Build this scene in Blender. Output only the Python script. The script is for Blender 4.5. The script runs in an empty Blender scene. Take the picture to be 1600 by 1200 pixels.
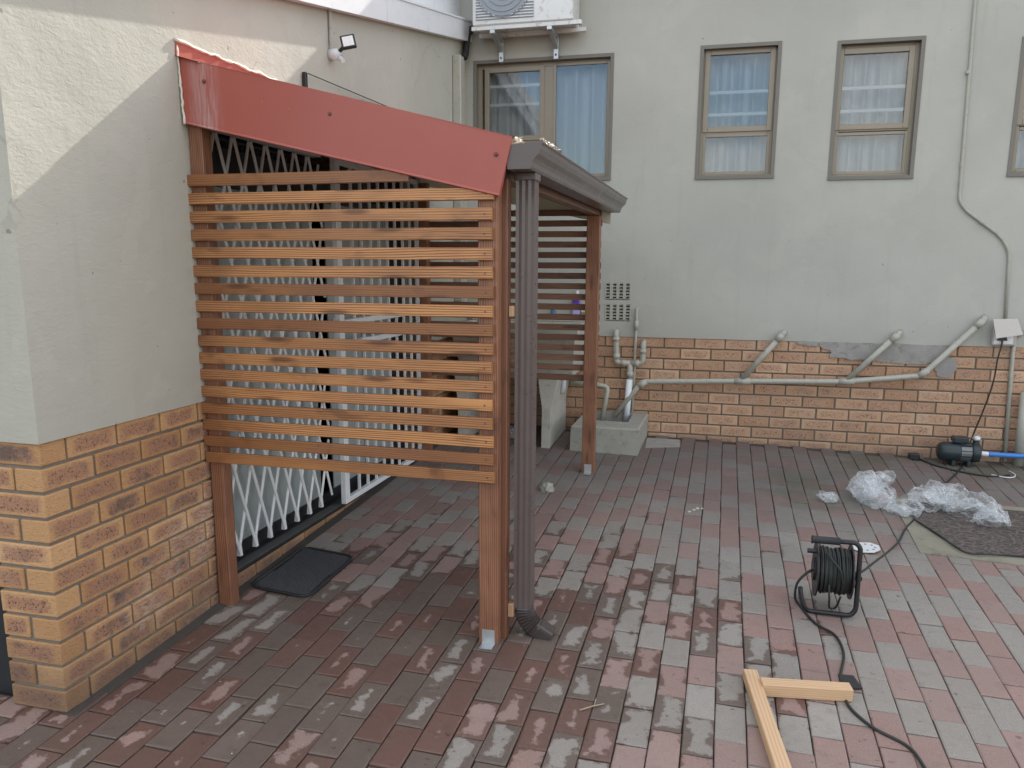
import bpy, math, random
from mathutils import Vector, Matrix, noise
import colorsys
random.seed(7)
R_ = math.radians
scene = bpy.context.scene
COL = scene.collection

# ------------------------------------------------------------------ camera
YAW, PIT, ROL = -0.2539, -0.1894, 0.0053
CAM = Vector((2.0628, -2.0370, 1.4964)); FPX = 1267.89; PPX, PPY = 798.37, 654.79
Fv = Vector((math.sin(YAW)*math.cos(PIT), math.cos(YAW)*math.cos(PIT), math.sin(PIT)))
Rv = Vector((math.cos(YAW), -math.sin(YAW), 0)); Uv = Rv.cross(Fv)
Rv, Uv = math.cos(ROL)*Rv+math.sin(ROL)*Uv, -math.sin(ROL)*Rv+math.cos(ROL)*Uv
Fv = Vector((-0.24665909, 0.95064371, -0.1882441))
cd = bpy.data.cameras.new('camera'); cam = bpy.data.objects.new('camera', cd); COL.objects.link(cam)
M = Matrix(((Rv.x, Uv.x, -Fv.x, CAM.x), (Rv.y, Uv.y, -Fv.y, CAM.y), (Rv.z, Uv.z, -Fv.z, CAM.z), (0, 0, 0, 1)))
cam.matrix_world = M
cd.sensor_width = 36; cd.lens = FPX/1600*36; cd.shift_x = (800-PPX)/1600; cd.shift_y = (PPY-600)/1600
cd.clip_start = 0.05; cd.clip_end = 500
scene.camera = cam

# ------------------------------------------------------------------ light
SUN = Vector((1.0, 7.0, 4.76)).normalized()
W = bpy.data.worlds.new('World'); scene.world = W; W.use_nodes = True
nt = W.node_tree; bg = nt.nodes['Background']; sky = nt.nodes.new('ShaderNodeTexSky')
sky.sky_type = 'NISHITA'; sky.sun_disc = False
sky.sun_elevation = math.asin(SUN.z); sky.sun_rotation = math.atan2(SUN.x, SUN.y)
sky.air_density = 1.0; sky.dust_density = 2.5; sky.ozone_density = 1.0
# broken white cloud over the blue
tc = nt.nodes.new('ShaderNodeTexCoord'); mp = nt.nodes.new('ShaderNodeMapping'); mp.inputs['Scale'].default_value = (1, 1, 2.2)
cn_ = nt.nodes.new('ShaderNodeTexNoise'); cn_.inputs['Scale'].default_value = 1.9; cn_.inputs['Detail'].default_value = 7; cn_.inputs['Roughness'].default_value = .55; cn_.inputs['Distortion'].default_value = .4
cr_ = nt.nodes.new('ShaderNodeMapRange'); cr_.interpolation_type = 'SMOOTHSTEP'; cr_.inputs[1].default_value = .40; cr_.inputs[2].default_value = .60; cr_.inputs[4].default_value = .88
cm_ = nt.nodes.new('ShaderNodeMix'); cm_.data_type = 'RGBA'; cm_.inputs[7].default_value = (7.5, 7.35, 7.1, 1)
nt.links.new(tc.outputs['Generated'], mp.inputs[0]); nt.links.new(mp.outputs[0], cn_.inputs['Vector']); nt.links.new(cn_.outputs['Fac'], cr_.inputs[0])
nt.links.new(cr_.outputs[0], cm_.inputs[0]); nt.links.new(sky.outputs[0], cm_.inputs[6]); nt.links.new(cm_.outputs[2], bg.inputs[0]); bg.inputs[1].default_value = 0.14
sl = bpy.data.lights.new('sun', 'SUN'); sl.energy = 3.6; sl.angle = R_(0.5); sl.color = (1.0, 0.94, 0.85)
so = bpy.data.objects.new('sun', sl); COL.objects.link(so)
so.rotation_euler = (-SUN).to_track_quat('-Z', 'Y').to_euler(); so.location = (6, 20, 14)
scene.view_settings.view_transform = 'Standard'; scene.view_settings.look = 'None'
scene.view_settings.exposure = 1.2; scene.view_settings.gamma = 1; scene.view_settings.use_curve_mapping = False
scene.render.engine = 'CYCLES'
scene.cycles.max_bounces = 8; scene.cycles.transparent_max_bounces = 16; scene.cycles.caustics_reflective = False; scene.cycles.caustics_refractive = False

YB = 4.4336
def gz(x, y): return -0.0023-0.0224*x+0.0431*y      # the paving falls away from the back wall
GN = Vector((0.0224, -0.0431, 1)).normalized()

# ------------------------------------------------------------------ node helpers
def mat(name):
    m = bpy.data.materials.new(name); m.use_nodes = True; n = m.node_tree; n.nodes.clear()
    o = n.nodes.new('ShaderNodeOutputMaterial'); b = n.nodes.new('ShaderNodeBsdfPrincipled')
    n.links.new(b.outputs[0], o.inputs[0]); return m, n, b, o
class NT:
    def __init__(s, n): s.n = n
    def nd(s, t, **k):
        x = s.n.nodes.new(t)
        for a, v in k.items(): setattr(x, a, v)
        return x
    def put(s, sock, v):
        if v is None: return
        if hasattr(v, 'links') or isinstance(v, bpy.types.NodeSocket): s.n.links.new(v, sock)
        else: sock.default_value = v
    def math(s, op, a, b=None, c=None, clamp=False):
        x = s.nd('ShaderNodeMath', operation=op, use_clamp=clamp); s.put(x.inputs[0], a); s.put(x.inputs[1], b); s.put(x.inputs[2], c); return x.outputs[0]
    def vm(s, op, a, b=None):
        x = s.nd('ShaderNodeVectorMath', operation=op); s.put(x.inputs[0], a); s.put(x.inputs[1], b); return x.outputs[0]
    def mix(s, f, a, b, blend='MIX'):
        x = s.nd('ShaderNodeMix', data_type='RGBA', blend_type=blend); s.put(x.inputs[0], f)
        s.put(x.inputs[6], (*a, 1) if isinstance(a, tuple) else a); s.put(x.inputs[7], (*b, 1) if isinstance(b, tuple) else b); return x.outputs[2]
    def noise(s, v, scale, detail=3, rough=.5, dist=0):
        x = s.nd('ShaderNodeTexNoise'); s.put(x.inputs['Vector'], v); x.inputs['Scale'].default_value = scale
        x.inputs['Detail'].default_value = detail; x.inputs['Roughness'].default_value = rough; x.inputs['Distortion'].default_value = dist
        return x.outputs['Fac']
    def noisec(s, v, scale, detail=2):
        x = s.nd('ShaderNodeTexNoise'); s.put(x.inputs['Vector'], v); x.inputs['Scale'].default_value = scale; x.inputs['Detail'].default_value = detail
        return x.outputs['Color']
    def ramp(s, f, lo, hi): # smooth 0..1
        x = s.nd('ShaderNodeMapRange', interpolation_type='SMOOTHSTEP'); s.put(x.inputs[0], f); x.inputs[1].default_value = lo; x.inputs[2].default_value = hi; return x.outputs[0]
    def map(s, v, scale=(1, 1, 1), loc=(0, 0, 0), rot=(0, 0, 0)):
        x = s.nd('ShaderNodeMapping'); s.put(x.inputs[0], v); x.inputs['Scale'].default_value = scale; x.inputs['Location'].default_value = loc; x.inputs['Rotation'].default_value = rot; return x.outputs[0]
    def sep(s, v):
        x = s.nd('ShaderNodeSeparateXYZ'); s.put(x.inputs[0], v); return x.outputs
    def obj(s): return s.nd('ShaderNodeTexCoord').outputs['Object']
    def pos(s): return s.nd('ShaderNodeNewGeometry').outputs['Position']
    def rnd(s): return s.nd('ShaderNodeObjectInfo').outputs['Random']
    def bump(s, h, strength, dist, bsdf, nrm=None):
        x = s.nd('ShaderNodeBump'); x.inputs['Strength'].default_value = strength; x.inputs['Distance'].default_value = dist
        s.put(x.inputs['Height'], h); s.put(x.inputs['Normal'], nrm); s.n.links.new(x.outputs[0], bsdf.inputs['Normal']); return x.outputs[0]

def m_simple(name, col, rough=.5, metal=0, var=.12, sc=12, bump=.0, spec=.5, dirt=0, bscale=None):
    m, n, b, o = mat(name); t = NT(n); p = t.pos()
    f = t.noise(p, sc, 5, .6)
    c = t.mix(f, tuple(max(0, x*(1-var)) for x in col), tuple(min(1, x*(1+var)) for x in col))
    if dirt:
        d = t.ramp(t.noise(p, sc*2.3, 6, .7, .3), .52, .72)
        c = t.mix(t.math('MULTIPLY', d, dirt), c, (.07, .06, .05))
    t.put(b.inputs['Base Color'], c); b.inputs['Metallic'].default_value = metal
    r = t.math('MULTIPLY_ADD', f, .25, rough-.12); t.put(b.inputs['Roughness'], r)
    b.inputs['Specular IOR Level'].default_value = spec
    if bump: t.bump(t.noise(p, bscale or sc*6, 5, .6), .6, bump, b)
    return m

def m_plaster(name, col, rough_relief=1.0):
    m, n, b, o = mat(name); t = NT(n); p = t.pos()
    big = t.noise(p, 1.1, 4, .55); med = t.noise(p, 7, 5, .6); fine = t.noise(p, 85, 3, .55)
    c = t.mix(t.ramp(big, .3, .7), tuple(x*.93 for x in col), tuple(x*1.05 for x in col))
    c = t.mix(t.math('MULTIPLY', t.ramp(med, .5, .75), .22), c, tuple(x*.82 for x in col))
    # run-off streaks and soil near the foot of the render
    st = t.noise(t.map(p, (9, 9, .7)), 1.6, 5, .6)
    c = t.mix(t.math('MULTIPLY', t.ramp(st, .54, .76), .13), c, (.26, .25, .21))
    vz = t.sep(p)[2]
    low = t.math('MULTIPLY', t.ramp(t.math('ADD', vz, t.math('MULTIPLY', med, .35)), 1.45, 1.0), .16)
    c = t.mix(low, c, (.22, .2, .16))
    sp = t.ramp(t.noise(p, 23, 2, .4), .765, .79)
    c = t.mix(t.math('MULTIPLY', sp, .55), c, (.12, .11, .09))
    vo = t.nd('ShaderNodeTexVoronoi', feature='DISTANCE_TO_EDGE'); vo.inputs['Scale'].default_value = .85
    t.put(vo.inputs['Vector'], t.vm('ADD', p, t.vm('MULTIPLY', t.noisec(p, 2.5, 5), (.5, .5, .5))))
    ck = t.math('MULTIPLY', t.ramp(vo.outputs['Distance'], .006, .0015), t.ramp(t.noise(p, 1.3, 2), .50, .56))
    c = t.mix(t.math('MULTIPLY', ck, .30 if rough_relief > .8 else .07), c, (.24, .23, .19))
    pt = t.ramp(t.noise(p, 2.9, 5, .55, .6), .58, .61); c = t.mix(t.math('MULTIPLY', pt, .10), c, (.62, .60, .53))
    t.put(b.inputs['Base Color'], c); b.inputs['Roughness'].default_value = .82; b.inputs['Specular IOR Level'].default_value = .25
    q = t.vm('ADD', p, t.vm('SCALE', t.noisec(p, 5), None)) if False else p
    scr = t.noise(t.map(p, (26, 26, 60), rot=(.6, .2, .3)), 1.0, 4, .55, .8)
    h = t.math('ADD', t.math('MULTIPLY', fine, .35), t.math('MULTIPLY', scr, .8))
    h = t.math('ADD', h, t.math('MULTIPLY', t.noise(p, 2.6, 3, .5), 4.5))
    t.bump(h, .55*rough_relief, .0035, b)
    return m

def wood_mat(name, light, dark, axis='x', sheen=.38, burn=.5):
    m, n, b, o = mat(name); t = NT(n); v = t.obj(); r = t.rnd()
    off = t.nd('ShaderNodeCombineXYZ'); t.put(off.inputs[0], t.math('MULTIPLY', r, 37)); t.put(off.inputs[1], t.math('MULTIPLY', r, 91)); t.put(off.inputs[2], t.math('MULTIPLY', r, 53))
    v = t.vm('ADD', v, off.outputs[0])
    a = {'x': (1.0, 14, 14), 'z': (14, 14, 1.0), 'y': (14, 1.0, 14)}[axis]
    lowf = t.noise(t.map(v, tuple(x*.42 for x in a)), 1.7, 3, .55, 1.1)
    sv = t.sep(v); ph = {'x': t.math('ADD', sv[2], t.math('MULTIPLY', sv[1], .7)), 'z': t.math('ADD', sv[0], t.math('MULTIPLY', sv[1], .8)), 'y': t.math('ADD', sv[0], sv[2])}[axis]
    rings = t.math('PINGPONG', t.math('ADD', t.math('MULTIPLY', lowf, 6), t.math('MULTIPLY', ph, 230)), 1.0)
    rings = t.ramp(rings, .25, 1.0)
    rings = t.math('MULTIPLY', rings, t.ramp(t.noise(t.map(v, tuple(x*.5 for x in a)), 2.3, 3, .6), .22, .5))
    kv = t.nd('ShaderNodeTexVoronoi', feature='F1'); kv.inputs['Scale'].default_value = 1.0; t.put(kv.inputs['Vector'], t.map(v, {'x': (3.0, 16, 16), 'z': (16, 16, 3.0), 'y': (16, 3.0, 16)}[axis]))
    knot = t.ramp(kv.outputs['Distance'], .26, .08)
    fib = t.noise(t.map(v, tuple(x*(5 if x > 2 else 2.2) for x in a)), 2.2, 5, .65)
    g = t.math('ADD', t.math('MULTIPLY', rings, .56), t.math('MULTIPLY', fib, .50))
    # burnt, knotty patches
    kn = t.ramp(t.noise(t.map(v, tuple(x*.33 if x > 2 else x*2.2 for x in a)), 1.9, 3, .6, .6), .57, .74)
    tone = t.ramp(r, 0, 1)
    lt = t.mix(t.math('MULTIPLY', tone, tone), light, tuple(x*y for x, y in zip(light, (.50, .46, .46))))
    lt = t.mix(t.math('MULTIPLY', t.ramp(t.noise(t.map(v, (1.6, 3, 3)), 1.3, 3, .6), .45, .7), .45), lt, dark)
    c = t.mix(t.ramp(g, .18, .92), lt, dark)
    c = t.mix(t.math('MULTIPLY', kn, burn), c, tuple(x*.42 for x in dark))
    c = t.mix(t.math('MULTIPLY', knot, min(.75, burn*1.5)), c, tuple(x*.5 for x in dark))
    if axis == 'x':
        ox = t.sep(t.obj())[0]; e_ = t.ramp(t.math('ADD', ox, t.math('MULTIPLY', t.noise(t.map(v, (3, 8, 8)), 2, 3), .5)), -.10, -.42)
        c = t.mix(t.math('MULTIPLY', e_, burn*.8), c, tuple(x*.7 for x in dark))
    t.put(b.inputs['Base Color'], c); t.put(b.inputs['Roughness'], t.math('MULTIPLY_ADD', g, .22, sheen)); b.inputs['Specular IOR Level'].default_value = .5
    t.bump(t.math('SUBTRACT', fib, t.math('MULTIPLY', rings, .35)), .5, .0012, b)
    return m

def brick_mat(name, base, spot, patch):
    m, n, b, o = mat(name); t = NT(n); v = t.obj(); r = t.rnd(); at = t.nd('ShaderNodeAttribute', attribute_name='loc').outputs['Vector']
    off = t.nd('ShaderNodeCombineXYZ'); t.put(off.inputs[0], t.math('MULTIPLY', r, 71)); t.put(off.inputs[2], t.math('MULTIPLY', r, 37))
    w = t.vm('ADD', v, off.outputs[0]); s = t.sep(at)
    # loc: -1..1 along the long face (x) and over its height (z)
    ex = t.math('SUBTRACT', 1, t.math('ABSOLUTE', s[0])); ez = t.math('SUBTRACT', 1, t.math('ABSOLUTE', s[2]))
    nz = t.noise(w, 14, 4, .6)
    core = t.math('MULTIPLY', t.ramp(t.math('ADD', ex, t.math('MULTIPLY', t.math('SUBTRACT', nz, .5), .7)), .08, .42), t.ramp(t.math('ADD', ez, t.math('MULTIPLY', t.math('SUBTRACT', nz, .5), .9)), .12, .6))
    amt = t.ramp(t.math('FRACT', t.math('MULTIPLY', r, 7.3)), .05, .9)
    tone = t.math('FRACT', t.math('MULTIPLY', r, 3.7))
    c = t.mix(tone, base, tuple(x*y for x, y in zip(base, (.74, .66, .62))))
    c = t.mix(t.math('MULTIPLY', t.ramp(t.math('FRACT', t.math('MULTIPLY', r, 11.9)), .75, .95), .45), c, tuple(min(1, x*1.25+.04) for x in base))
    c = t.mix(t.math('MULTIPLY', core, .75), c, spot)
    c = t.mix(t.math('MULTIPLY', t.math('MULTIPLY', core, t.ramp(t.noise(w, 9, 3, .6), .48, .66)), t.math('MULTIPLY', amt, .95)), c, patch)
    dots = t.math('MULTIPLY', t.ramp(t.noise(w, 125, 3, .6), .54, .65), t.math('MULTIPLY_ADD', core, .85, .10))
    c = t.mix(dots, c, (.13, .065, .05))
    drag = t.ramp(t.noise(t.map(w, (60, 60, 240)), 1, 4, .6), .52, .7)
    c = t.mix(t.math('MULTIPLY', drag, .4), c, tuple(x*.55 for x in spot))
    # damp and splash dirt low down, in world space
    p = t.pos(); z = t.sep(p)[2]
    d = t.math('MULTIPLY', t.ramp(t.math('ADD', z, t.math('MULTIPLY', t.noise(p, 3.0, 5, .65), .55)), .62, .22), .62)
    c = t.mix(d, c, (.105, .08, .068))
    blot = t.ramp(t.noise(p, 2.4, 6, .7), .6, .78)
    c = t.mix(t.math('MULTIPLY', blot, .34), c, (.10, .08, .07))
    eff = t.math('MULTIPLY', t.ramp(t.noise(p, 1.9, 5, .6), .52, .7), t.ramp(t.noise(t.map(p, (30, 30, 120)), 1, 4, .6), .4, .6))
    c = t.mix(t.math('MULTIPLY', eff, .42), c, (.62, .55, .48))
    t.put(b.inputs['Base Color'], c); b.inputs['Roughness'].default_value = .86; b.inputs['Specular IOR Level'].default_value = .25
    h = t.math('ADD', t.math('MULTIPLY', t.noise(t.map(w, (45, 45, 150)), 1, 4, .6, 1.2), 1.0), t.math('MULTIPLY', t.noise(w, 60, 4, .6), .5))
    t.bump(h, .8, .0045, b)
    return m

def paver_mat(name, base, base2):
    m, n, b, o = mat(name); t = NT(n); p = t.pos()
    at = t.nd('ShaderNodeAttribute', attribute_name='loc').outputs['Vector']; rr = t.nd('ShaderNodeAttribute', attribute_name='rnd').outputs['Fac']
    r = t.math('FRACT', t.math('ADD', t.rnd(), rr)); s = t.sep(at)
    c = t.mix(t.math('FRACT', t.math('MULTIPLY', r, 5.7)), base, base2)
    c = t.mix(t.math('MULTIPLY', t.math('FRACT', t.math('MULTIPLY', r, 13.1)), .3), c, tuple(x*.66 for x in base))
    grit = t.noise(p, 420, 2, .6); c = t.mix(t.ramp(grit, .48, .72), c, tuple(min(1, x*1.35+.02) for x in base2))
    c = t.mix(t.math('MULTIPLY', t.ramp(t.noise(p, 330, 2, .5), .55, .75), .55), c, tuple(x*.5 for x in base))
    mott = t.noise(p, 16, 6, .68); c = t.mix(t.math('MULTIPLY', t.ramp(mott, .5, .75), .4), c, tuple(x*.55+.008 for x in base))
    blk = t.ramp(t.noise(p, 31, 4, .6), .66, .7); c = t.mix(t.math('MULTIPLY', blk, .7), c, (.05, .045, .04))
    dust = t.ramp(t.noise(p, 1.9, 5, .6), .35, .68); c = t.mix(t.math('MULTIPLY_ADD', dust, .30, .14), c, (.255, .218, .192))
    # grime washed along the foot of the back wall, moss on the right
    sp = t.sep(p)
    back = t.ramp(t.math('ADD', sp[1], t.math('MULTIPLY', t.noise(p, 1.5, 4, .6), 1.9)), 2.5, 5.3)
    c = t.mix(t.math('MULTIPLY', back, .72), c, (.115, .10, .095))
    moss = t.math('MULTIPLY', t.ramp(t.noise(p, 1.3, 4, .6), .5, .68), t.math('MULTIPLY', t.ramp(sp[1], 2.3, 3.2), t.ramp(sp[0], 1.7, 2.6)))
    c = t.mix(t.math('MULTIPLY', moss, .5), c, (.085, .095, .055))
    # standing damp: wet between the pavers first, dry islands left in their middles
    dx = t.math('SUBTRACT', sp[0], .82); dy = t.math('SUBTRACT', sp[1], .45)
    rad = t.math('SQRT', t.math('ADD', t.math('POWER', t.math('MULTIPLY', t.math('SUBTRACT', dx, t.math('MULTIPLY', dy, .28)), .95), 2), t.math('POWER', t.math('MULTIPLY', dy, .74), 2)))
    wz = t.math('MINIMUM', t.math('SUBTRACT', 1.0, t.math('ADD', rad, t.math('MULTIPLY', t.math('SUBTRACT', t.noise(p, 2.6, 4, .62), .5), 1.5))), t.math('MULTIPLY', t.noise(p, 3.4, 3, .6), .95))   # >0 inside
    edge = t.math('MINIMUM', t.math('SUBTRACT', 1, t.math('ABSOLUTE', s[0])), t.math('MULTIPLY', t.math('SUBTRACT', 1, t.math('ABSOLUTE', s[1])), 2.0))
    isl = t.math('ADD', t.math('SUBTRACT', edge, t.math('MULTIPLY_ADD', t.math('FRACT', t.math('MULTIPLY', r, 3.3)), 1.15, -.12)), t.math('MULTIPLY', t.math('SUBTRACT', t.noise(p, 11, 6, .7), .5), 3.0))
    wv = t.math('SUBTRACT', wz, t.math('MULTIPLY', isl, .62))
    wet = t.math('ADD', t.math('MULTIPLY', t.ramp(wv, .08, .16), .72), t.math('MULTIPLY', t.ramp(wv, -.08, .26), .28))
    film = t.ramp(t.noise(p, 20, 3, .6), .35, .6)
    wc = t.mix(1.0, c, (.48, .40, .37), 'MULTIPLY')
    c = t.mix(t.math('MULTIPLY', wet, .97), c, wc)
    t.put(b.inputs['Base Color'], c)
    t.put(b.inputs['Roughness'], t.math('SUBTRACT', .86, t.math('MULTIPLY', wet, t.math('MULTIPLY_ADD', film, .16, .28))))
    b.inputs['Specular IOR Level'].default_value = .35
    t.bump(t.math('ADD', grit, t.math('MULTIPLY', mott, 1.5)), .45, .0016, b)
    return m

def glass_mat(name, tint=(.9, .95, .97), ior=1.7):
    m, n, b, o = mat(name); t = NT(n); n.nodes.remove(b)
    tr = t.nd('ShaderNodeBsdfTransparent'); tr.inputs[0].default_value = (*tint, 1)
    gl = t.nd('ShaderNodeBsdfGlossy'); gl.inputs['Roughness'].default_value = .015
    fr = t.nd('ShaderNodeFresnel'); fr.inputs[0].default_value = ior
    bp = t.nd('ShaderNodeBump'); bp.inputs['Strength'].default_value = .06; bp.inputs['Distance'].default_value = .01
    t.put(bp.inputs['Height'], t.noise(t.pos(), 3, 2)); n.links.new(bp.outputs[0], gl.inputs['Normal'])
    mx = t.nd('ShaderNodeMixShader'); n.links.new(fr.outputs[0], mx.inputs[0]); n.links.new(tr.outputs[0], mx.inputs[1]); n.links.new(gl.outputs[0], mx.inputs[2])
    n.links.new(mx.outputs[0], o.inputs[0]); return m

PL = (.49, .48, .415)
MT = dict(
  plaster=m_plaster('plaster_wall', PL, 1.0), plaster_b=m_plaster('plaster_back', (.475, .475, .425), .6),
  mortar=m_simple('mortar', (.205, .185, .155), .9, var=.3, sc=30, bump=.004),
  mortar_b=m_simple('mortar_back', (.18, .165, .14), .9, var=.3, sc=30, bump=.003),
  brick=brick_mat('face_brick', (.56, .335, .165), (.36, .19, .13), (.15, .115, .095)),
  brick_b=brick_mat('face_brick_back', (.60, .395, .25), (.53, .33, .22), (.42, .27, .19)),
  pav_r=paver_mat('paver_red', (.28, .168, .142), (.335, .22, .19)),
  pav_g=paver_mat('paver_grey', (.268, .246, .216), (.335, .312, .277)),
  bed=m_simple('bedding_sand', (.065, .058, .05), .95, var=.3, sc=25, bump=.004),
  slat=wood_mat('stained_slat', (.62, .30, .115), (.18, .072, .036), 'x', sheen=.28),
  post=wood_mat('stained_post', (.37, .175, .095), (.14, .058, .035), 'z', burn=.4),
  beam=wood_mat('stained_beam', (.28, .16, .105), (.15, .075, .05), 'y', burn=.4),
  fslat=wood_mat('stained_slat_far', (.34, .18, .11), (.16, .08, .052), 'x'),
  plank=wood_mat('raw_plank', (.66, .45, .27), (.56, .34, .18), 'x', sheen=.55, burn=.10),
  flash=m_simple('flashing_back', (.62, .5, .46), .4, var=.1),
  gutter=m_simple('gutter_brown', (.125, .098, .09), .3, var=.15, sc=9, dirt=.25),
  matline=m_simple('mat_rubber_line', (.075, .078, .085), .4, var=.4, sc=30),
  elbow=m_simple('elbow_brown', (.06, .047, .044), .22, var=.2, sc=20),
  white=m_simple('white_paint', (.84, .86, .87), .3, var=.05, sc=25, dirt=.12),
  bright=m_simple('gloss_white', (.86, .87, .88), .3, var=.04),
  barge=m_simple('white_board', (.78, .80, .82), .35, var=.06, sc=5, dirt=.15),
  roofm=m_simple('roof_sheet', (.33, .33, .33), .45, .3, var=.15),
  roofred=m_simple('roof_sheet_red', (.32, .1, .08), .45, 0, var=.15),
  black=m_simple('black_plastic', (.018, .018, .02), .42, var=.3, sc=40),
  blackr=m_simple('black_rubber', (.022, .022, .024), .6, var=.3, sc=60),
  dark=m_simple('dark_stone', (.022, .024, .027), .5, var=.3, sc=20),
  slate=m_simple('slate_cement', (.085, .085, .085), .75, var=.3, sc=18, bump=.003),
  doorp=m_simple('door_panel', (.36, .40, .395), .35, var=.05, sc=3),
  dglass=m_simple('dark_glass', (.01, .012, .014), .08, var=.1, sc=3),
  dframe=m_simple('door_frame', (.16, .145, .125), .4, var=.1),
  alu=m_simple('window_alu', (.29, .25, .19), .4, .2, var=.08, sc=20),
  surround=m_simple('window_surround', (.20, .19, .165), .75, var=.12, sc=12),
  curtain=m_simple('curtain_lace', (.60, .63, .65), .85, var=.05, sc=60),
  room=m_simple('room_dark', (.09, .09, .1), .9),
  pipe=m_simple('painted_pipe', (.43, .425, .365), .45, var=.1, sc=15, dirt=.3),
  pvc=m_simple('white_pvc', (.74, .77, .80), .3, var=.05),
  conc=m_simple('painted_concrete', (.37, .365, .32), .8, var=.2, sc=9, bump=.004, dirt=.4),
  concw=m_simple('cream_tub', (.52, .51, .45), .7, var=.12, sc=9, bump=.002, dirt=.35),
  slab=m_simple('mossy_slab', (.27, .25, .19), .9, var=.3, sc=8, bump=.004, dirt=.5),
  cement=m_simple('cement_smear', (.33, .315, .295), .9, var=.35, sc=10, bump=.006, dirt=.4),
  galv=m_simple('galvanised', (.55, .57, .58), .4, .7, var=.15, sc=60),
  acw=m_simple('ac_casing', (.72, .73, .71), .45, var=.08, sc=10, dirt=.45),
  acd=m_simple('ac_grille', (.28, .31, .34), .5, var=.1),
  sticker=m_simple('sticker_pink', (.62, .25, .28), .5),
  blue=m_simple('blue_hose', (.05, .22, .62), .35, var=.1),
  pump=m_simple('pump_body', (.022, .035, .04), .4, var=.3, sc=30, dirt=.3),
  pumpg=m_simple('pump_grey', (.20, .21, .21), .4, .3, var=.2, sc=30, dirt=.3),
  cord=m_simple('cord_black', (.022, .025, .023), .5, var=.3, sc=40),
  boxg=m_simple('socket_box', (.50, .47, .43), .5, var=.06),
  purple=m_simple('purple_plastic', (.16, .07, .42), .35), lilac=m_simple('lilac_plastic', (.50, .46, .80), .4),
  bluep=m_simple('blue_plastic', (.08, .22, .42), .4), brown=m_simple('brown_pack', (.25, .2, .16), .6),
  disc=m_simple('disc_white', (.74, .76, .77), .6, var=.05), seal=m_simple('sealant', (.74, .70, .60), .6, var=.15, sc=40, bump=.003),
  twig=m_simple('twig', (.36, .29, .2), .8), leafm=m_simple('litter', (.62, .58, .45), .8), earth=m_simple('earth', (.2, .17, .13), .95, var=.3, sc=3),
  screw=m_simple('screw_head', (.16, .07, .06), .4, .3),
)
def flashing():
    m, n, b, o = mat('red_flashing'); t = NT(n); p = t.pos(); s = t.sep(p)
    f = t.noise(p, 4, 4, .6)
    c = t.mix(f, (.37, .09, .068), (.42, .12, .092))
    streak = t.math('MULTIPLY', t.ramp(t.math('ABSOLUTE', t.math('SUBTRACT', s[0], t.math('MULTIPLY_ADD', t.noise(p, 9, 4, .6), .05, .085))), .085, .0), t.ramp(t.noise(t.map(p, (60, 60, 5)), 1, 4, .7), .3, .68))
    c = t.mix(t.math('MULTIPLY', streak, .6), c, (.56, .46, .46))
    sp = t.ramp(t.noise(p, 42, 3, .5), .755, .78); c = t.mix(t.math('MULTIPLY', sp, .3), c, (.6, .4, .36))
    t.put(b.inputs['Base Color'], c); t.put(b.inputs['Roughness'], t.math('MULTIPLY_ADD', f, .15, .27))
    b.inputs['Specular IOR Level'].default_value = .42
    t.bump(t.noise(p, 3.0, 3), .45, .014, b); return m
MT['red'] = flashing()
def rubber_mat():
    m, n, b, o = mat('doormat_rubber'); t = NT(n); v = t.obj()
    b.inputs['Base Color'].default_value = (.022, .024, .027, 1); b.inputs['Roughness'].default_value = .5
    t.bump(t.noise(v, 90, 2), .4, .001, b); return m
MT['mat'] = rubber_mat()
def carpet_mat():
    m, n, b, o = mat('patterned_mesh_mat'); t = NT(n); p = t.pos()
    a = t.nd('ShaderNodeTexVoronoi', feature='DISTANCE_TO_EDGE'); t.put(a.inputs['Vector'], t.map(p, (22, 40, 1), rot=(0, 0, .25))); a.inputs['Scale'].default_value = 1
    e = t.ramp(a.outputs['Distance'], .03, .16)
    c = t.mix(e, (.17, .125, .115), (.06, .05, .05)); c = t.mix(t.ramp(t.noise(p, 40, 4), .45, .7), c, (.12, .115, .08))
    t.put(b.inputs['Base Color'], c); b.inputs['Roughness'].default_value = .8; t.bump(e, 1.0, .004, b); return m
MT['carpet'] = carpet_mat()
def bag_mat():
    m, n, b, o = mat('clear_polythene'); t = NT(n); p = t.pos()
    b.inputs['Base Color'].default_value = (.93, .95, .97, 1); b.inputs['Roughness'].default_value = .16; b.inputs['Specular IOR Level'].default_value = .9
    cr = t.nd('ShaderNodeTexVoronoi', feature='DISTANCE_TO_EDGE'); t.put(cr.inputs['Vector'], t.vm('ADD', p, t.vm('MULTIPLY', t.noisec(p, 14), (.09, .09, .09)))); cr.inputs['Scale'].default_value = 15
    wr = t.noise(p, 14, 4, .6, 2.5)
    h = t.math('ADD', t.math('MULTIPLY', cr.outputs['Distance'], 1.6), wr); bn = t.bump(h, .55, .012, b)
    tr = t.nd('ShaderNodeBsdfTransparent'); tr.inputs[0].default_value = (.97, .98, .98, 1)
    lw = t.nd('ShaderNodeLayerWeight'); lw.inputs[0].default_value = .38; n.links.new(bn, lw.inputs['Normal'])
    f = t.math('ADD', t.math('MULTIPLY', t.math('POWER', lw.outputs['Facing'], 1.7), .62), t.math('MULTIPLY', t.ramp(wr, .5, .74), .30), clamp=True)
    f = t.math('ADD', f, .05, clamp=True)
    mx = t.nd('ShaderNodeMixShader'); t.put(mx.inputs[0], f); n.links.new(tr.outputs[0], mx.inputs[1]); n.links.new(b.outputs[0], mx.inputs[2]); n.links.new(mx.outputs[0], o.inputs[0]); return m
MT['bag'] = bag_mat()
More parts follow.
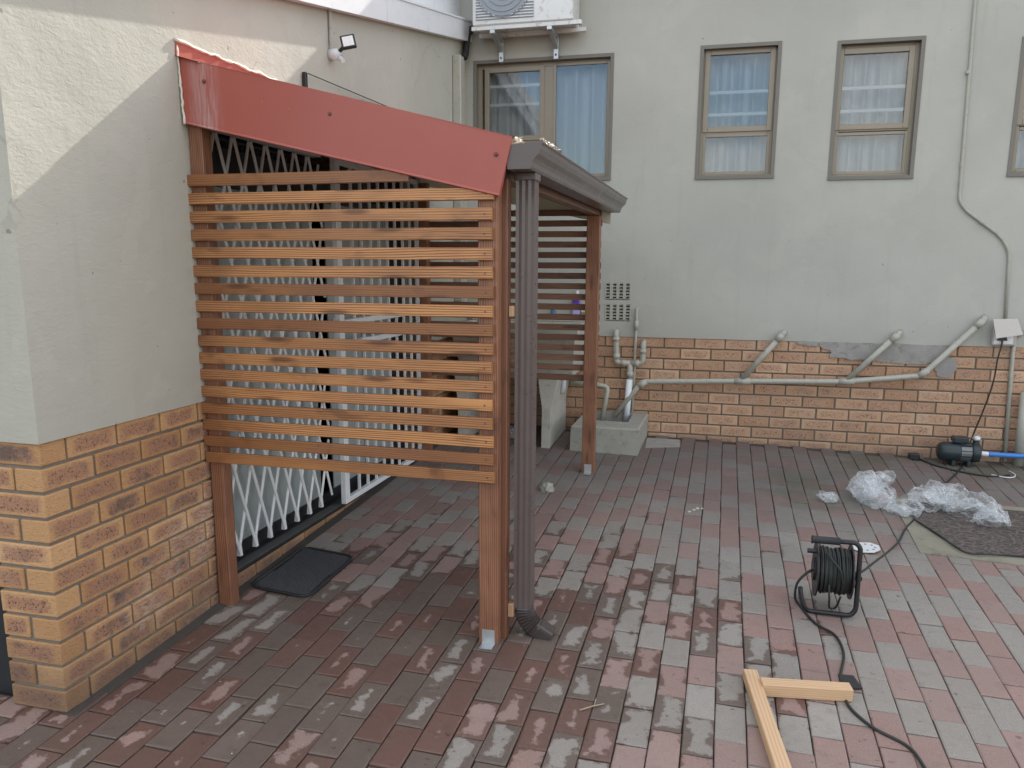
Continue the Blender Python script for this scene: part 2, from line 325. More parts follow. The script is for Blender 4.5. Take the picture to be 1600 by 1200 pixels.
def thin_mat():
    m, n, b, o = mat('thin_cream_board'); t = NT(n); b.inputs['Base Color'].default_value = (.80, .78, .68, 1); b.inputs['Roughness'].default_value = .7
    tl = t.nd('ShaderNodeBsdfTranslucent'); tl.inputs[0].default_value = (.80, .78, .66, 1); mx = t.nd('ShaderNodeMixShader'); mx.inputs[0].default_value = .4
    n.links.new(b.outputs[0], mx.inputs[1]); n.links.new(tl.outputs[0], mx.inputs[2]); n.links.new(mx.outputs[0], o.inputs[0]); return m
MT['thin'] = thin_mat()
MT['glass'] = glass_mat('window_glass', (.93, .96, .97), 1.75); MT['clear'] = glass_mat('clear_sheet', (.975, .98, .975), 1.04)

# ------------------------------------------------------------------ mesh helpers
class MB:
    def __init__(s): s.v = []; s.f = []
    def add(s, vs, fs):
        k = len(s.v); s.v += [tuple(v) for v in vs]; s.f += [tuple(i+k for i in f) for f in fs]; return s
    def box(s, a, b, c=0.0):
        x0, y0, z0 = a; x1, y1, z1 = b
        if c <= 0:
            return s.add([(x0, y0, z0), (x1, y0, z0), (x1, y1, z0), (x0, y1, z0), (x0, y0, z1), (x1, y0, z1), (x1, y1, z1), (x0, y1, z1)],
                  [(0, 3, 2, 1), (4, 5, 6, 7), (0, 1, 5, 4), (1, 2, 6, 5), (2, 3, 7, 6), (3, 0, 4, 7)])
        X = (x0, x1); Y = (y0, y1); Z = (z0, z1); vs = []; ix = {}
        sg = (1, -1)
        for i in range(2):
            for j in range(2):
                for k in range(2):
                    for ax in range(3):
                        p = [X[i]+sg[i]*c, Y[j]+sg[j]*c, Z[k]+sg[k]*c]; p[ax] = (X, Y, Z)[ax][(i, j, k)[ax]]
                        ix[(i, j, k, ax)] = len(vs); vs.append(p)
        fs = []
        for ax in range(3):
            o = [a_ for a_ in range(3) if a_ != ax]
            for w in range(2):
                q = []
                for (a_, b_) in ((0, 0), (1, 0), (1, 1), (0, 1)):
                    c_ = [0, 0, 0]; c_[ax] = w; c_[o[0]] = a_; c_[o[1]] = b_; q.append(ix[(*c_, ax)])
                if (w == 0) == (ax != 1): q = q[::-1]
                fs.append(tuple(q))
        for ax in range(3):
            o = [a_ for a_ in range(3) if a_ != ax]
            for a_ in range(2):
                for b_ in range(2):
                    c0 = [0, 0, 0]; c0[o[0]] = a_; c0[o[1]] = b_; c1 = list(c0); c1[ax] = 1
                    q = (ix[(*c0, o[0])], ix[(*c1, o[0])], ix[(*c1, o[1])], ix[(*c0, o[1])])
                    if ((a_+b_) % 2 == 0) != (ax == 1): q = q[::-1]
                    fs.append(q)
        for i in range(2):
            for j in range(2):
                for k in range(2):
                    q = (ix[(i, j, k, 0)], ix[(i, j, k, 1)], ix[(i, j, k, 2)])
                    if (i+j+k) % 2 == 0: q = q[::-1]
                    fs.append(q)
        return s.add(vs, fs)
    def tube(s, pts, r, n=8, cap=True):
        pts = [Vector(p) for p in pts]; m = len(pts); rr = r if isinstance(r, (list, tuple)) else [r]*m
        rings = []; up = None
        for i, p in enumerate(pts):
            d = (pts[min(i+1, m-1)]-pts[max(i-1, 0)]).normalized()
            if up is None: up = Vector((0, 0, 1)) if abs(d.z) < .9 else Vector((1, 0, 0))
            a = d.cross(up).normalized(); up = a.cross(d).normalized()
            rings.append([p+rr[i]*(math.cos(2*math.pi*k/n)*a+math.sin(2*math.pi*k/n)*up) for k in range(n)])
        vs = [v for q in rings for v in q]; fs = []
        for i in range(m-1):
            for k in range(n): fs.append((i*n+k, i*n+(k+1) % n, (i+1)*n+(k+1) % n, (i+1)*n+k))
        if cap: fs.append(tuple(range(n))[::-1]); fs.append(tuple((m-1)*n+k for k in range(n)))
        return s.add(vs, fs)
    def prism(s, prof, a, b, fn=None):   # prof: list of (u,w); extrude between positions a,b via fn(u,w,t)->xyz
        n = len(prof); vs = [fn(u, w, a) for u, w in prof]+[fn(u, w, b) for u, w in prof]
        fs = [(i, (i+1) % n, n+(i+1) % n, n+i) for i in range(n)]+[tuple(range(n))[::-1], tuple(range(n, 2*n))]
        return s.add(vs, fs)
    def build(s, name, m, parent=None, loc=None, smooth=False, recenter=False, **props):
        vs = s.v
        if recenter:
            c = Vector((sum((min(v[i] for v in vs), max(v[i] for v in vs))) / 2 for i in range(3))); vs = [tuple(Vector(v)-c) for v in vs]; loc = c
        me = bpy.data.meshes.new(name); me.from_pydata(vs, [], s.f); me.update()
        import bmesh
        bm = bmesh.new(); bm.from_mesh(me); bmesh.ops.recalc_face_normals(bm, faces=bm.faces); bm.to_mesh(me); bm.free()
        me.materials.append(m)
        if smooth:
            for p in me.polygons: p.use_smooth = True
        return place(name, me, parent, loc, **props)
def place(name, me, parent=None, loc=None, rot=None, **props):
    o = bpy.data.objects.new(name, me); COL.objects.link(o)
    if parent: o.parent = parent
    if loc is not None: o.location = loc
    if rot is not None: o.rotation_euler = rot
    for k, v in props.items(): o[k] = v
    return o
def empty(name, label=None, cat=None, group=None, kind=None, loc=(0, 0, 0)):
    o = bpy.data.objects.new(name, None); COL.objects.link(o); o.empty_display_size = .05
    if label: o['label'] = label
    if cat: o['category'] = cat
    if group: o['group'] = group
    if kind: o['kind'] = kind
    return o
def tag(o, label, cat, group=None):
    o['label'] = label; o['category'] = cat
    if group: o['group'] = group
    return o
def bend(pts, r=.03, n=5):   # round the corners of a polyline
    pts = [Vector(p) for p in pts]; out = [pts[0]]
    for i in range(1, len(pts)-1):
        a, b, c = pts[i-1], pts[i], pts[i+1]; d1 = (a-b); d2 = (c-b); q = min(r, d1.length*.45, d2.length*.45)
        p0 = b+d1.normalized()*q; p1 = b+d2.normalized()*q
        for k in range(n+1):
            t = k/n; out.append((1-t)**2*p0+2*t*(1-t)*b+t*t*p1)
    out.append(pts[-1]); return out
def smoothline(pts, n=6):
    P = [Vector(p) for p in pts]; P = [P[0]*2-P[1]]+P+[P[-1]*2-P[-2]]; out = []
    for i in range(1, len(P)-2):
        for k in range(n):
            t = k/n; a, b, c, d = P[i-1:i+3]
            out.append(.5*((2*b)+(-a+c)*t+(2*a-5*b+4*c-d)*t*t+(-a+3*b-3*c+d)*t**3))
    out.append(P[-2]); return out
def add_loc(me, fn, rnd=None):
    a = me.attributes.new('loc', 'FLOAT_VECTOR', 'POINT')
    for i, v in enumerate(me.vertices): a.data[i].vector = fn(v.co)
    r = me.attributes.new('rnd', 'FLOAT', 'POINT')
    for i in range(len(me.vertices)): r.data[i].value = 0 if rnd is None else rnd(i)

# ------------------------------------------------------------------ ground
MB().add([(-60, -60, gz(-60, -60)*0-.6), (60, -60, -.6), (60, 60, -.6), (-60, 60, -.6)], [(0, 1, 2, 3)]).build('ground', MT['earth'], kind='structure')
pav = empty('paving', kind='structure')
def gp(x, y, h=0): return (x, y, gz(x, y)+h)
MB().add([gp(-2.5, -6, -.014), gp(8, -6, -.014), gp(8, YB+.05, -.014), gp(-2.5, YB+.05, -.014), gp(-2.5, -6, -.3), gp(8, -6, -.3), gp(8, YB+.05, -.3), gp(-2.5, YB+.05, -.3)],
         [(0, 1, 2, 3), (0, 4, 5, 1), (1, 5, 6, 2), (2, 6, 7, 3), (3, 7, 4, 0)]).build('jointing_sand', MT['bed'], pav)
PWX, PLY = .1033, .2137
def paver_mesh(name, m, L):
    w = PWX/2-.0022; l = L/2-.0025; c = .0028; h = -.045
    vs = [(-w, -l, h), (w, -l, h), (w, l, h), (-w, l, h), (-w, -l, -c), (w, -l, -c), (w, l, -c), (-w, l, -c), (-w+c, -l+c, 0), (w-c, -l+c, 0), (w-c, l-c, 0), (-w+c, l-c, 0)]
    fs = [(0, 1, 5, 4), (1, 2, 6, 5), (2, 3, 7, 6), (3, 0, 4, 7), (4, 5, 9, 8), (5, 6, 10, 9), (6, 7, 11, 10), (7, 4, 8, 11), (8, 9, 10, 11)]
    me = bpy.data.meshes.new(name); me.from_pydata(vs, [], fs); me.materials.append(m); add_loc(me, lambda q: (q.x/w, q.y/l, 0)); return me, vs, fs
def variants(name, m):
    out = []
    for q in range(5):
        me, vs, fs = paver_mesh(name, m, PLY); rg = random.Random(q*7+3); v2 = []
        for k, v in enumerate(vs):
            jx, jy, jz = rg.uniform(-.0007, .0007), rg.uniform(-.0009, .0009), 0
            if k >= 8: jx, jy = rg.uniform(-.0012, .0012), rg.uniform(-.0014, .0014)
            if k >= 8 and rg.random() < .22: jx -= math.copysign(.004, v[0]); jy -= math.copysign(.005, v[1])
            v2.append((v[0]+jx, v[1]+jy, v[2]+jz))
        for k, v in enumerate(v2): me.vertices[k].co = v
        out.append((me, v2, fs))
    return out
PMR = variants('paver_red', MT['pav_r']); PMG = variants('paver_grey', MT['pav_g'])
rot0 = GN.to_track_quat('Z', 'Y').to_euler()
qrot = Vector((0, 0, 1)).rotation_difference(GN)
pv = []
for k in range(-26, 30):
    xc = 2.1061+PWX*(k+.5); ph = .041 if k % 2 == 0 else .148
    last = random.random() < .5
    y = ph-PLY*6
    while y < YB-.02:
        last = (not last) if random.random() < .74 else last
        yc = y+PLY/2; y += PLY
        if 3.22 < xc < 6 and 2.50 < yc < 3.20: continue
        if xc < .05 and yc > .05: continue
        L = PLY
        if yc+L/2 > YB: continue
        pv.append((xc, yc, last))
def vis(x, y):
    d = Vector((x, y, gz(x, y)))-CAM; z = d.dot(Fv)
    if z < .3: return None
    u = PPX+FPX*d.dot(Rv)/z; v = PPY-FPX*d.dot(Uv)/z
    return z if -60 < u < 1660 and 300 < v < 1260 else None
inv = sorted([(vis(a, b), i) for i, (a, b, c) in enumerate(pv) if vis(a, b)]); near = set(i for _, i in inv[:300])
stuff = [MB(), MB()]; sloc = [[], []]; srnd = [[], []]
for i, (x, y, red) in enumerate(pv):
    PMr, PMg = PMR[i*7 % 5], PMG[i*3 % 5]
    h = gz(x, y)+random.uniform(-.0022, .0022); yaw = random.uniform(-.013, .013); jx = random.uniform(-.0008, .0008)
    eu = (Matrix.Rotation(0, 4, 'Z')@qrot.to_matrix().to_4x4()@Matrix.Rotation(yaw, 4, 'Z'))
    tilt = Matrix.Rotation(random.uniform(-.006, .006), 4, 'X')@Matrix.Rotation(random.uniform(-.008, .008), 4, 'Y')
    if i in near:
        o = place('paver', (PMr if red else PMg)[0], pav); o.matrix_local = Matrix.Translation((x+jx, y, h))@eu@tilt
    else:
        me, vs, fs = PMr if red else PMg; T = Matrix.Translation((x+jx, y, h))@eu@tilt; s = 0 if red else 1
        stuff[s].add([T@Vector(v) for v in vs], fs); w = PWX/2-.0022; l = PLY/2-.0025; r = random.random()
        sloc[s] += [(v[0]/w, v[1]/l, 0) for v in vs]; srnd[s] += [r]*len(vs)
me = bpy.data.meshes.new('pavers_beyond'); nv = len(stuff[0].v)
me.from_pydata(stuff[0].v+stuff[1].v, [], stuff[0].f+[tuple(a+nv for a in f) for f in stuff[1].f])
me.materials.append(MT['pav_r']); me.materials.append(MT['pav_g'])
for i, p in enumerate(me.polygons): p.material_index = 0 if i < len(stuff[0].f) else 1
LL = sloc[0]+sloc[1]; RR = srnd[0]+srnd[1]
a = me.attributes.new('loc', 'FLOAT_VECTOR', 'POINT'); a.data.foreach_set('vector', [c for v in LL for c in v])
a = me.attributes.new('rnd', 'FLOAT', 'POINT'); a.data.foreach_set('value', RR)
place('paver_field', me, pav, kind='stuff')

# ------------------------------------------------------------------ bricks
H = .935; CO = .085; BH = .074; BL = .222; BD = .106; JT = .010
_bm = {}
def brick_mesh(lx, ly, m, h=BH):
    key = (round(lx, 3), round(ly, 3), round(h, 3), m.name)
    if key in _bm: return _bm[key]
    b = MB().box((-lx/2, -ly/2, -h/2), (lx/2, ly/2, h/2), .0035)
    me = bpy.data.meshes.new('brick'); me.from_pydata(b.v, [], b.f); me.materials.append(m)
    import bmesh
    bm = bmesh.new(); bm.from_mesh(me); bmesh.ops.recalc_face_normals(bm, faces=bm.faces); bm.to_mesh(me); bm.free()
    if lx >= ly: add_loc(me, lambda q: (q.x/(lx/2), 0, q.z/(h/2)))
    else: add_loc(me, lambda q: (q.y/(ly/2), 0, q.z/(h/2)))
    _bm[key] = me; return me
def brick(parent, x0, y0, x1, y1, z, m, h=BH):
    lx, ly = x1-x0, y1-y0
    if lx < .02 or ly < .02: return
    o = place('brick', brick_mesh(lx, ly, m, h), parent, ((x0+x1)/2+random.uniform(-.0012, .0012), (y0+y1)/2+random.uniform(-.0012, .0012), z),
              (random.uniform(-.006, .006), random.uniform(-.006, .006), random.uniform(-.006, .006)))

# ------------------------------------------------------------------ left house wall
wl = empty('house_wall', 'pale plastered house wall with orange face brick base on the left, holding the gated doorway', 'wall')
D0, D1 = .925, 3.30     # doorway along y
m = MB()
MZ = H-.004
m.box((-.212, .008, -.25), (-.010, D0-.010, MZ)); m.build('mortar', MT['mortar'], wl)
m = MB(); m.box((-.15, D1+.010, -.1), (-.010, YB+.02, MZ)); m.build('mortar', MT['mortar'], wl)
zt = lambda y: 2.42+.177*y
# render above the bricks: outline in the y-z plane with the doorway notched out
prof = [(-.006, H-.004), (D0, H-.004), (D0, 2.10), (D1, 2.10), (D1, H-.004), (YB-.001, H-.004), (YB-.001, zt(YB)), (-.006, zt(0))]
def wallpoly(x0, x1):
    a = [(x1, y, z) for y, z in prof]; b = [(x0, y, z) for y, z in prof]; n = len(prof)
    tri = [(0, 1, 2, 7), (2, 3, 6, 7), (3, 4, 5, 6)]
    fs = list(tri)+[tuple(n+i for i in t[::-1]) for t in tri]+[(i, n+i, n+(i+1) % n, (i+1) % n) for i in range(n)]
    return a+b, fs
vs, fs = wallpoly(-.21, .006)
MB().add(vs, fs).build('plaster', MT['plaster'], wl)
MB().box((-2.6, .0, H-.004), (-.2105, .20, 2.42)).build('plaster', MT['plaster'], wl)
for r in range(12):
    z = H-CO*r-CO/2; even = r % 2 == 1
    if even:   # stretcher runs along the left wall
        brick(wl, -BD, 0, 0, BL, z, MT['brick']); brick(wl, -BL, 0, -BD-JT, BD, z, MT['brick']); y = BL+JT
    else:
        brick(wl, -BL, 0, 0, BD, z, MT['brick']); y = BD+JT
    while y < D0-.03:
        y1 = min(y+BL, D0)
        if D0-y1 < .04: y1 = D0
        brick(wl, -BD, y, 0, y1, z, MT['brick']); y = y1+JT
    if gz(0, D1) < z+CO/2:
        y = D1 if not even else D1-.116
        while y < YB-.02:
            a = max(y, D1); b = min(y+BL, YB-.004)
            if b-a > .03: brick(wl, -BD, a, 0, b, z, MT['brick'])
            y += BL+JT
# the door sill: one course on edge with a dark slab on it
n = MB(); n.add([(-.02, -.004, gz(0, 0)+.012), (.046, -.004, gz(0, 0)-.002), (.046, YB, gz(0, YB)-.002), (-.02, YB, gz(0, YB)+.012), (-.02, -.004, -.1), (.046, -.004, -.1), (.046, YB, -.1), (-.02, YB, -.1)], [(0, 1, 2, 3), (0, 4, 5, 1), (1, 5, 6, 2), (2, 6, 7, 3), (3, 7, 4, 0)])
n.build('mortar_fillet', MT['bed'], wl)
y = D0+.012
while y < D1-.02:
    y1 = min(y+BL, D1-.004); zz = .112; h = .088
    brick(wl, -BD, y, 0, y1, zz-h/2-.003, MT['brick'], h); y = y1+JT
MB().box((-.13, D0, -.05), (-.012, D1, .106)).build('mortar', MT['mortar'], wl)
MB().box((-.34, D0+.001, .1125), (.004, D1-.001, .132), .003).build('door_sill', MT['dark'], wl)
d = MB().box((-.125, D0+.002, .1325), (-.10, D1-.002, .188)).box((-.125, D0+.002, 1.82), (-.10, D1-.002, 1.86)).box((-.125, D0+.002, 1.99), (-.108, 2.19, 1.82)).box((-.125, 3.08, .188), (-.108, D1-.002, 1.82))
df = d.build('door', MT['dark'], wl)
MB().box((-.120, D0+.003, .189), (-.1105, 2.03, 1.819)).build('door_panel', MT['doorp'], df)
MB().box((-.118, 2.19, .189), (-.1105, 2.62, 1.819)).build('door_panel', MT['doorp'], df)
MB().box((-.118, 2.63, .189), (-.1085, 3.08, 1.819)).build('door_panel', MT['doorp'], df)
MB().box((-.120, D0+.003, 1.861), (-.112, D1-.003, 2.098)).build('pane', MT['dglass'], df)
MB().box((-.050, D0+.002, .1325), (.003, D1-.002, .1375), .001).build('sill_edge', MT['slate'], wl)
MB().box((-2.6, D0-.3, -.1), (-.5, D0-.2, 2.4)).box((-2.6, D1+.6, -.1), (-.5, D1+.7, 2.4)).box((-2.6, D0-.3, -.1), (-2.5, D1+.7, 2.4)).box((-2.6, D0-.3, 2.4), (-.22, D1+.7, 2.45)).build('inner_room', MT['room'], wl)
# verge: white barge board rising towards the back wall, set off the wall
def raked(x0, x1, z0, z1, y0, y1, name, mm, par, c=0):
    n = MB(); n.add([(x0, y0, z0+.177*y0), (x1, y0, z0+.177*y0), (x1, y1, z0+.177*y1), (x0, y1, z0+.177*y1), (x0, y0, z1+.177*y0), (x1, y0, z1+.177*y0), (x1, y1, z1+.177*y1), (x0, y1, z1+.177*y1)],
        [(0, 3, 2, 1), (4, 5, 6, 7), (0, 1, 5, 4), (1, 2, 6, 5), (2, 3, 7, 6), (3, 0, 4, 7)]); return n.build(name, mm, par)
raked(.012, .060, 2.405, 2.545, -.4, 2.735, 'barge_board', MT['barge'], wl)
raked(.012, .060, 2.405, 2.545, 2.740, YB-.01, 'barge_board', MT['barge'], wl)
raked(-.10, .066, 2.546, 2.560, -.4, YB-.01, 'verge_capping', MT['barge'], wl)
raked(-.06, -.04, 2.562, 2.86, -.4, YB-.01, 'verge_cladding', MT['barge'], wl)
raked(-3.2, -.061, 2.60, 2.64, -.4, YB-.01, 'roof', MT['roofm'], wl)
# corner downpipe on the left wall
p = MB().box((.007, 4.08, 1.2), (.075, 4.17, 3.02), .008); q = p.build('downpipe', MT['pipe'], wl)

# flat dark sheet painted as the shade in the opening beside the pier
dd = empty('side_doorway', 'flat dark sheet standing for the shade in the doorway beside the brick pier at the left edge', 'door')
MB().box((-2.4, .06, -.2), (-.232, .09, .928)).build('doorway_shade', MT['dark'], dd)

# ------------------------------------------------------------------ back wall
wb = empty('back_wall', 'tall grey plastered back wall with three windows above an orange brick base', 'wall')
wins = [(.066, 1.170, 2.130, 3.050), (1.800, 2.367, 2.122, 3.063), (2.738, 3.306, 2.100, 3.042), (3.895, 4.47, 2.100, 3.000)]
X0, X1, Z1 = -3.4, 7.0, 4.0
def holed(xs, zs, holes, yf, yb):
    n = MB()
    def inh(x, z): return any(a < x < b and c < z < d for a, b, c, d in holes)
    for i in range(len(xs)-1):
        for j in range(len(zs)-1):
            if inh((xs[i]+xs[i+1])/2, (zs[j]+zs[j+1])/2): continue
            for y in (yf, yb): n.add([(xs[i], y, zs[j]), (xs[i+1], y, zs[j]), (xs[i+1], y, zs[j+1]), (xs[i], y, zs[j+1])], [(0, 1, 2, 3)])
    for a, b, c, d in list(holes)+[(xs[0], xs[-1], zs[0], zs[-1])]:
        n.add([(a, yf, c), (b, yf, c), (b, yf, d), (a, yf, d), (a, yb, c), (b, yb, c), (b, yb, d), (a, yb, d)], [(0, 1, 5, 4), (1, 2, 6, 5), (2, 3, 7, 6), (3, 0, 4, 7)])
    return n
vents = [(1.145, 1.352, 1.228, 1.352), (1.148, 1.358, 1.062, 1.186)]
xs = sorted(set([X0, X1]+[a for w in wins for a in w[:2]]+[a for w in vents for a in w[:2]])); zs = sorted(set([H-.004, Z1]+[a for w in wins for a in w[2:]]+[a for w in vents for a in w[2:]]))
holed(xs, zs, wins+vents, YB-.006, YB+.22).build('plaster', MT['plaster_b'], wb)
MB().box((.0, YB+.010, -.3), (X1, YB+.2, MZ)).build('mortar', MT['mortar_b'], wb)
for r in range(11):
    z = H-CO*r-CO/2; even = r % 2 == 1
    # joints measured at x=3.0152 for the fifth course and 2.784 for the seventh
    base = 3.0152 if r % 2 == 0 else 3.0152-.116+.012
    x = base-.232*14+JT/2
    while x < 4.8:
        a = max(x, .004); b = x+BL
        if z+BH/2 > gz(a, YB)-.01 and b-a > .03: brick(wb, a, YB, b, YB+BD, z, MT['brick_b'])
        x += .232
# smeared cement over two courses
random.seed(3)
def smear(pts, z0, n=5):
    c = Vector((sum(p[0] for p in pts)/len(pts), 0, sum(p[1] for p in pts)/len(pts))); out = []
    for i in range(len(pts)):
        a, b = pts[i], pts[(i+1) % len(pts)]
        for k in range(n):
            t = k/n; out.append((a[0]+(b[0]-a[0])*t+random.uniform(-.012, .012), a[1]+(b[1]-a[1])*t+random.uniform(-.007, .007)))
    m_ = len(out); vs = [(x, YB-.009, z) for x, z in out]+[(x+random.uniform(-.006, .006), YB+.004, z) for x, z in out]+[(c.x, YB-.010, c.z)]
    return MB().add(vs, [(i, (i+1) % m_, 2*m_) for i in range(m_)]+[(i, m_+i, m_+(i+1) % m_, (i+1) % m_) for i in range(m_)])
smear([(2.78, .934), (3.62, .934), (3.66, .86), (3.60, .80), (3.42, .79), (3.1, .80), (2.84, .82), (2.86, .87), (2.76, .90)], 0).build('cement_patch', MT['cement'], wb)
smear([(3.60, .85), (3.70, .84), (3.73, .77), (3.68, .70), (3.60, .70), (3.57, .77)], 0, 4).build('cement_patch', MT['cement'], wb)
smear([(2.60, .932), (2.77, .934), (2.75, .90), (2.62, .905)], 0, 4).build('cement_patch', MT['cement'], wb)
# eaves of the back building
MB().box((X0, YB-.30, 3.86), (X1, YB-.27, 4.04)).build('fascia_board', MT['barge'], wb)
MB().box((X0, YB-.27, 3.98), (X1, YB+.2, 3.995)).build('soffit', MT['barge'], wb)
MB().add([(X0, YB-.28, 4.03), (X1, YB-.28, 4.03), (X1, 9, 4.9), (X0, 9, 4.9), (X0, YB-.28, 4.0), (X1, YB-.28, 4.0), (X1, 9, 4.86), (X0, 9, 4.86)], [(0, 1, 2, 3), (7, 6, 5, 4), (0, 4, 5, 1), (1, 5, 6, 2), (2, 6, 7, 3), (3, 7, 4, 0)]).build('roof', MT['roofm'], wb)
MB().box((X0, YB+2.2, -.3), (X1, YB+2.25, 4.1)).box((X0, YB+.22, -.3), (X0+.05, YB+2.2, 4.0)).box((X1-.05, YB+.22, -.3), (X1, YB+2.2, 4.0)).build('inner_room', MT['room'], wb)
# windows
def frame_rect(n, x0, x1, z0, z1, w, y0, y1, c=.002):
    n.box((x0, y0, z0), (x0+w, y1, z1), c).box((x1-w, y0, z0), (x1, y1, z1), c).box((x0+w, y0, z0), (x1-w, y1, z0+w), c).box((x0+w, y0, z1-w), (x1-w, y1, z1), c)
def window(idx, box, lights, bars):
    x0, x1, z0, z1 = box
    n = MB(); frame_rect(n, x0+.024, x1-.024, z0+.024, z1-.024, .034, YB+.045, YB+.10)
    # the frame itself with its mullions is the window part
    for (a, b, c, d, sash) in lights:
        if sash: frame_rect(n, a-.036, b+.036, c-.036, d+.036, .038, YB+.036, YB+.07)
        else: frame_rect(n, a-.02, b+.02, c-.02, d+.02, .022, YB+.043, YB+.09)
    if idx == 0: n.box((.622, YB+.046, z0+.058), (.702, YB+.098, z1-.058), .002).box((x0+.058, YB+.047, 2.41), (.622, YB+.097, 2.452), .002)
    elif idx > 0: n.box((x0+.058, YB+.047, 2.437), (x1-.058, YB+.097, 2.468), .002)
    w = n.build('window', MT['alu'], wb)
    s = MB(); e = .0075
    frame_rect(s, x0-.0, x1+.0, z0, z1, .026, YB-.004-e, YB+.05, .001); s.box((x0, YB-.018, z0-.001), (x1, YB-.0115, z0+.025), .001)
    s.build('surround', MT['surround'], w)
    for (a, b, c, d, sash) in lights:
        MB().box((a-.004, YB+.052, c-.004), (b+.004, YB+.056, d+.004)).build('pane', MT['glass'], w)
        if sash and bars:
            for zb in bars: MB().box((a+.002, YB+.062, zb-.012), (b-.002, YB+.070, zb+.012), .002).build('burglar_bar', MT['bright'], w)
    # gathered lace curtain
    n = MB(); N = 110; vs = []; ph = random.uniform(0, 6)
    for i in range(N+1):
        t = i/N; x = x0+.03+(x1-x0-.06)*t
        for j, z in enumerate((z0+.035, (z0+z1)/2, z1-.03)):
            k = (x*2*math.pi/.125+1.3*math.sin(x*7+ph)); yy = YB+.19+.030*math.sin(k)+.006*math.sin(2.3*k+j*.3)
            vs.append((x, yy, z))
    n.add(vs, [(i*3+j, (i+1)*3+j, (i+1)*3+j+1, i*3+j+1) for i in range(N) for j in range(2)]); n.build('curtain', MT['curtain'], w, smooth=True)
random.seed(5)
window(0, wins[0], [(.181, .592, 2.486, 2.966, True), (.181, .592, 2.18, 2.38, False), (.716, 1.118, 2.185, 2.992, False)], (2.866, 2.727))
window(1, wins[1], [(1.872, 2.296, 2.499, 3.005, True), (1.864, 2.306, 2.178, 2.430, False)], (2.745, 2.590))
window(2, wins[2], [(2.790, 3.218, 2.485, 2.960, True), (2.770, 3.236, 2.160, 2.412, False)], (2.735, 2.580))
window(3, wins[3], [(3.965, 4.40, 2.480, 2.935, True), (3.955, 4.41, 2.155, 2.412, False)], (2.70, 2.545))
# louvred air bricks
for k, (a, b, c, d) in enumerate(vents):
    n = MB().box((a, YB+.03, c), (b, YB+.035, d)); v = n.build('air_vent', MT['dark'], wb)
    g = MB(); cw = (b-a)/4
    for i in range(5): 
        x = a+cw*i; g.box((max(a, x-.012), YB-.010, c), (min(b, x+.012), YB+.012, d), .001)
    g.build('vent_grille', MT['pipe'], v)
    for i in range(6):
        z = c+(d-c)*(i+.0)/5
        MB().add([(a+.009, YB-.006, z-.004), (b-.009, YB-.006, z-.004), (b-.009, YB+.012, z+.006), (a+.009, YB+.012, z+.006), (a+.009, YB-.006, z-.009), (b-.009, YB-.006, z-.009), (b-.009, YB+.012, z-.0), (a+.009, YB+.012, z-.0)],
             [(0, 1, 2, 3), (7, 6, 5, 4), (0, 4, 5, 1), (1, 5, 6, 2), (2, 6, 7, 3), (3, 7, 4, 0)]).build('louvre', MT['pipe'], v)

# ------------------------------------------------------------------ lean-to
pg = empty('porch', 'timber slatted lean-to porch with red flashed roof in front of the gated door', 'porch')
def postobj(x0, y0, x1, y1, z1, name='post', mm='post'):
    return MB().box((x0, y0, gz((x0+x1)/2, y0)-.003), (x1, y1, z1), .003).build(name, MT[mm], pg, recenter=True)
rz = lambda x: 2.245-.258*x
postobj(.008, .852, .068, .915, 2.03)
postobj(1.185, .852, 1.262, .905, rz(1.26)-.12)
postobj(1.222, .908, 1.282, .962, rz(1.26)-.12)
postobj(.045, 3.235, .105, 3.295, 2.02)
postobj(1.188, 3.235, 1.272, 3.300, rz(1.26)-.12)
def metal_foot(x, y, w):
    z = gz(x, y); MB().box((x-w/2, y-.004, z+.0045), (x+w/2, y-.001, z+.062)).box((x-w/2, y-.050, z+.0015), (x+w/2, y-.001, z+.0045)).build('post_bracket', MT['galv'], pg)
metal_foot(1.226, .852, .052); metal_foot(1.232, 3.235, .048)
random.seed(11)
NS = 17
import bmesh
def slat(x0, x1, y0, y1, z, hgt, mm, name='slat'):
    n = MB(); N = 10; L = x1-x0; zc = z; vs = []; c = .0025
    amp = random.uniform(.0002, .0006); ph = random.uniform(0, 6); sk = random.uniform(-.0015, .0015)
    for i in range(N+1):
        t = i/N; x = -L/2+L*t; dz = amp*math.sin(ph+t*5)+sk*(t-.5)*2
        yy = (y1-y0)/2; h = hgt/2
        for (a, b) in ((-yy+c, -h), (yy-c, -h), (yy, -h+c), (yy, h-c), (yy-c, h), (-yy+c, h), (-yy, h-c), (-yy, -h+c)): vs.append((x, a, b+dz))
    fs = [(i*8+k, i*8+(k+1) % 8, (i+1)*8+(k+1) % 8, (i+1)*8+k) for i in range(N) for k in range(8)]+[tuple(range(8))[::-1], tuple(N*8+k for k in range(8))]
    n.add(vs, fs); return n.build(name, MT[mm], pg, loc=((x0+x1)/2, (y0+y1)/2, zc))
for i in range(NS):
    z = 1.809-i*.0695
    x1 = 1.249+random.uniform(-.006, .006)
    if i == 0: x1 = .93
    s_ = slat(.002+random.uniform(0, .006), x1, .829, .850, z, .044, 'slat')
    MB().box((x1-.030, .8278, z-.003), (x1-.024, .8295, z+.003)).build('screw', MT['screw'], s_).matrix_parent_inverse = Matrix.Translation(-s_.location)
for i in range(NS):
    z = 1.822-i*.0673; slat(.05, 1.27+random.uniform(-.004, .006), 3.302, 3.324, z, .040, 'fslat')
